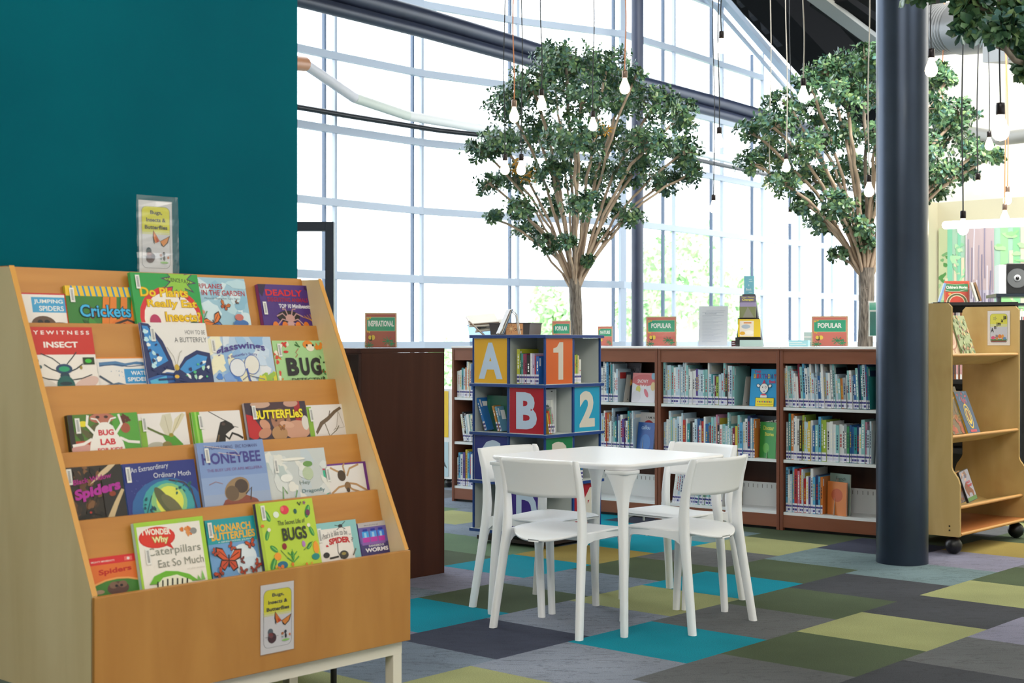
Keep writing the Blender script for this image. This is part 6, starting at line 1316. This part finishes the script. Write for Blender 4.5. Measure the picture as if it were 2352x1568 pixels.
def make_tree(label, Z, base_px, fork_px, rt, clusters, seed, leaf=.055, dens=1.0, yellow=(), trunk_pts=None):
    R_ = random.Random(seed); base = at(base_px, 784, Z); base.z = 0
    t = thing('indoor_tree', label, 'tree', tuple(base), 0, 'indoor trees')
    loc = lambda px, py, dz=0: at(px, py, Z+dz)-base
    fork = loc(*fork_px)
    b = MB(); N = 22; pts = []; rad = []
    for i in range(N+1):
        s = i/N; p = Vector((fork.x*s**2+.015*math.sin(s*5+seed), .015*math.sin(s*4), fork.z*s)); pts.append(p); rad.append(rt*(1.25-.35*min(1, s*2.2)+.12*max(0, s-.8)*5*.5))
    ns = 28; rings = []
    for i, p in enumerate(pts):
        rings.append([(p.x+rad[i]*(1+.06*math.sin(k*2.6+i*.13)+.03*math.sin(k*5+i*.5))*math.cos(2*PI*k/ns), p.y+rad[i]*(1+.06*math.sin(k*2.6+i*.13))*math.sin(2*PI*k/ns), p.z) for k in range(ns)])
    b.loft(rings, M_bark); b.build('trunk', t)
    # skeleton
    nd = [pts[-3].copy()]; par = [-1]; cnt = [0]; ends = []
    cl = []
    for (px, py, rx, rz, dz) in clusters: cl.append((loc(px, py, dz), rx*1.12/F*Z, rz*1.12/F*Z))
    order = sorted(range(len(cl)), key=lambda i: (cl[i][0]-fork).length)
    for i in order:
        c, rx, rz = cl[i]; best = None
        for j, p in enumerate(nd):
            d = c-p
            if d.length < .12: continue
            cost = d.length+1.05*(p-nd[0]).length+(1.5 if d.z < .05 else 0)
            if best is None or cost < best[0]: best = (cost, j)
        j = best[1]; p0 = nd[j]; n_ = max(3, int((c-p0).length/.12)); prev = j; dirp = (p0-nd[par[j]]).normalized() if par[j] >= 0 else Vector((0, 0, 1))
        for k in range(1, n_+1):
            s = k/n_; ln = (c-p0).length
            q = p0*(1-s)**2+(p0+dirp*ln*.22+(c-p0)*.30+Vector((0, 0, .05*ln)))*2*s*(1-s)+c*s*s; q += Vector((R_.uniform(-1, 1), R_.uniform(-1, 1), R_.uniform(-1, 1)))*.012
            nd.append(q); par.append(prev); cnt.append(0); prev = len(nd)-1
        ends.append((prev, i))
    for e, i in ends:
        w_ = max(.5, (cl[i][1]*cl[i][2])*18); k = e
        while k >= 0: cnt[k] += w_; k = par[k]
    tot = cnt[0]; rad = [.0045+rt*.80*(c_/tot)**.5 for c_ in cnt]; rad[0] = rt*.95
    kids = {}
    for i, p in enumerate(par): kids.setdefault(p, []).append(i)
    b = MB()
    def chain(i, start):
        P = [nd[start]] if start is not None else []; Rr = [min(rad[start], rad[i]*1.25)] if start is not None else []
        k = i
        while True:
            P.append(nd[k]); Rr.append(rad[k]); ch = sorted(kids.get(k, []), key=lambda q: -rad[q])
            if not ch: break
            for q in ch[1:]: chain(q, k)
            k = ch[0]
        if len(P) > 1: b.tube(P, Rr, M_branch if Rr[0] < rt*.5 else M_branch2, 10)
    chain(0, None)
    fo = MB()
    for (c, rx, rz) in cl:
        area_ = rx*rz; nt_ = int(area_*1350*dens)+14
        for i in range(nt_):
            d = Vector((R_.gauss(0, 1), R_.gauss(0, 1), R_.gauss(0, 1)+.25)).normalized(); r = R_.uniform(.55, 1.0)
            e = c+Vector((d.x*rx*r, d.y*rx*.9*r, d.z*rz*r)); dd_ = (e-c).normalized()+Vector((0, 0, R_.uniform(-.1, .5)))
            if i % 6 == 0: b.tube([c+(e-c)*.1, c+(e-c)*.6+Vector((0, 0, .01)), e], [.004, .003, .0018], M_branch, 5, False)
            for k in range(2):
                q = c+(e-c)*(1 if k == 0 else R_.uniform(.5, .9))+Vector((R_.uniform(-1, 1), R_.uniform(-1, 1), R_.uniform(-1, 1)))*.02*k
                rosette(fo, q, dd_, R_, leaf, R_.randint(4, 6))
    b.build('branches', t); fo.build('foliage', t)
    if yellow:
        y = MB()
        for px, py, dz in yellow:
            sv = LEAF[:]
            for i in range(10):
                c = loc(px, py, dz)+Vector((R_.uniform(-.08, .08), R_.uniform(-.05, .05), R_.uniform(-.06, .06)))
                for k in range(5):
                    d = Vector((R_.gauss(0, 1), R_.gauss(0, 1), R_.gauss(0, 1))).normalized(); s_ = d.orthogonal().normalized()*.007
                    y.add([c, c+d*.03+s_, c+d*.055, c+d*.03-s_], [(0, 1, 2, 3)], M_yleaf)
        y.build('yellowed_leaves', t)
    return t
M_branch2 = noisy('limb_bark', '#6f655d', '#988b7e', 12, .8, .5, 50)
C1 = [(1300, 150, 75, 55, 0), (1395, 150, 65, 45, .2), (1225, 205, 70, 55, -.2), (1165, 245, 55, 45, .1), (1335, 230, 70, 50, -.4), (1430, 225, 60, 50, .4), (1500, 245, 60, 45, -.1), (1565, 265, 45, 38, .2), (1150, 330, 55, 35, -.1), (1105, 345, 42, 22, 0), (1235, 310, 70, 45, .4),
      (1320, 320, 75, 45, -.55), (1410, 325, 70, 45, .5), (1490, 330, 65, 40, -.4), (1570, 350, 40, 48, 0), (1590, 395, 24, 30, 0), (1180, 410, 50, 35, .3), (1120, 420, 28, 25, -.2), (1270, 400, 60, 40, -.2), (1370, 405, 60, 40, .3), (1455, 400, 65, 38, -.1), (1530, 420, 45, 30, .2), (1195, 480, 40, 26, -.2), (1215, 530, 36, 22, .1),
      (1135, 500, 20, 12, 0), (1270, 480, 40, 25, .35), (1340, 470, 45, 28, -.5), (1400, 480, 42, 26, .2), (1450, 500, 30, 20, -.1), (1255, 560, 24, 18, -.15), (1380, 540, 24, 16, .1), (1300, 555, 24, 15, -.3), (1350, 600, 10, 10, -.1), (1260, 130, 40, 30, .3), (1460, 175, 22, 16, -.2)]
make_tree('tall indoor tree with a rounded crown rising behind the letter tower', 12.6, 1322, (1318, 640), .058, C1, 4, .054, 1.0, yellow=((1382, 298, -.3), (1180, 380, -.3), (1215, 400, -.3)))
C2 = [(1985, 150, 65, 45, 0), (1900, 165, 50, 38, .2), (1855, 190, 32, 22, -.1), (1940, 220, 60, 40, -.3), (2030, 225, 60, 45, .3), (1800, 235, 50, 22, 0), (1860, 265, 55, 32, .3), (1780, 290, 55, 32, -.2), (1720, 300, 32, 18, 0), (1945, 300, 60, 40, .2), (2040, 310, 60, 45, -.3), (1870, 340, 60, 38, -.3), (1780, 355, 60, 32, .2), (1725, 375, 35, 26, 0),
      (2120, 190, 45, 35, .2), (2175, 185, 25, 14, 0), (2130, 250, 60, 40, -.2), (2200, 265, 50, 35, .1), (2180, 320, 60, 40, .3), (2245, 350, 45, 22, -.1), (2285, 360, 18, 12, 0), (2110, 350, 60, 42, -.4), (1960, 390, 60, 35, .3), (1870, 410, 50, 32, .1), (1800, 420, 42, 28, -.2), (2060, 400, 55, 35, .2), (2160, 400, 50, 32, -.1), (2215, 395, 30, 18, .1), (1850, 470, 32, 22, 0), (1920, 470, 45, 30, -.3), (1990, 470, 40, 28, .2), (1890, 515, 38, 20, .1), (1970, 520, 35, 22, -.2),
      (2080, 465, 45, 28, 0), (2150, 440, 30, 16, .1), (1925, 585, 22, 14, 0), (2030, 130, 40, 30, -.3), (1990, 560, 18, 18, -.1), (2160, 160, 22, 14, .2)]
make_tree('indoor tree behind the round column, crown showing on both sides of it', 11.7, 1992, (1985, 615), .066, C2, 9, .055, 1.0)
C3 = [(2235, 10, 32, 26, 0), (2290, -10, 50, 40, .2), (2340, 35, 40, 34, -.1), (2300, 60, 32, 26, -.2), (2365, 110, 28, 30, .1), (2220, 62, 14, 12, 0), (2400, 10, 80, 70, 0), (2200, -40, 60, 40, .2), (2110, -25, 26, 20, .1), (2450, 90, 60, 70, 0), (2360, 150, 10, 14, .05)]
make_tree('nearest indoor tree, only its overhanging leaves showing at the top right corner', 5.6, 2640, (2620, -170), .026, C3, 14, .064, .5)

# ------------------------------------------------------------------ hanging filament bulbs
def bulb(px, pys, Z, label, cord='k', topy=-120, sway=4, dark=False):
    """socket top at (px, pys)"""
    c = at(px, pys, Z); t = thing('pendant_bulb', label, 'pendant lamp', tuple(c), 0, 'bare bulbs hanging on cords')
    m = {'k': M_cord, 'o': M_copper, 'w': M_cordw}[cord]; s_ = 1.0
    top = H-(topy-CY)/F*Z-c.z; n = 18; R_ = random.Random(int(px)); ph = R_.uniform(0, 6)
    b = MB(); b.tube([(sway/F*Z*math.sin(i/n*5+ph)*(i/n)*(1-i/n)*3, 0, top*i/n) for i in range(n+1)], .0032 if Z < 8 else .0042, m, 6); b.build('cord', t)
    b = MB(); b.lathe([(.006, .001), (.0165, -.001), (.0175, -.01), (.0175, -.043), (.014, -.047)], M_socket if not cord == 'o' else mat('#8a7468', .3, .5, .6), n=16); b.build('socket', t)
    b = MB(); b.lathe([(.0125, -.0472), (.014, -.056), (.022, -.078), (.031, -.100), (.0325, -.114), (.029, -.130), (.018, -.143), (.004, -.147), (.0005, -.1472)], M_glow, n=18); b.build('glass_bulb', t)
BL = [(1181, 229, 9.2, 'o', 'glowing bulb on a copper cord at the left of the first tree crown'), (1244, 204, 9.6, 'k', 'glowing bulb on a black cord in the upper left of the first tree'), (1435, 162, 8.9, 'o', 'glowing bulb on a copper cord in front of the slim dark column'),
      (1160, 354, 10.2, 'k', 'left of the two low bulbs glowing in the first tree'), (1197, 354, 10.0, 'k', 'right of the two low bulbs glowing in the first tree'), (1845, 180, 8.7, 'w', 'glowing bulb hanging at the top left of the second tree'),
      (1657, 72, 9.4, 'k', 'highest bulb against the windows, under the roof edge'), (1652, 292, 9.9, 'k', 'bulb hanging just under the ring beam between the two trees'), (1639, 447, 11.4, 'k', 'lowest bulb against the windows between the two trees'),
      (1815, 475, 12.6, 'k', 'small bulb hanging under the left edge of the second tree crown'), (1768, 405, 11.6, 'w', 'bulb on a pale cord inside the left edge of the second tree'), (1996, 402, 9.6, 'w', 'bulb glowing just left of the round column'),
      (2139, 112, 7.4, 'k', 'bulb touching the right edge of the round column near the top'), (2298, 236, 5.5, 'k', 'nearest and largest glowing bulb, at the upper right'), (2212, 484, 8.6, 'k', 'bulb hanging in front of the forest mural tube lamp'),
      (2314, 428, 11.5, 'o', 'small far bulb on a copper cord above the cream wall edge'), (2308, 468, 10.5, 'o', 'small far bulb on a copper cord over the cream wall'), (1362, 255, 10.5, 'k', 'bulb buried in the middle of the first tree crown'),
      (1806, 352, 11.2, 'w', 'bulb on a straight pale cord inside the left part of the second tree'), (2167, 330, 12.4, 'o', 'far bulb on a copper cord buried in the right part of the second tree'), (2246, 398, 9.8, 'k', 'faint bulb under the right edge of the second tree'),
      (2272, 302, 11.2, 'k', 'bulb at the right tip of the second tree crown on a grey cord')]
for px, py, Z, cd_, lab in BL: bulb(px, py, Z, lab, cd_)
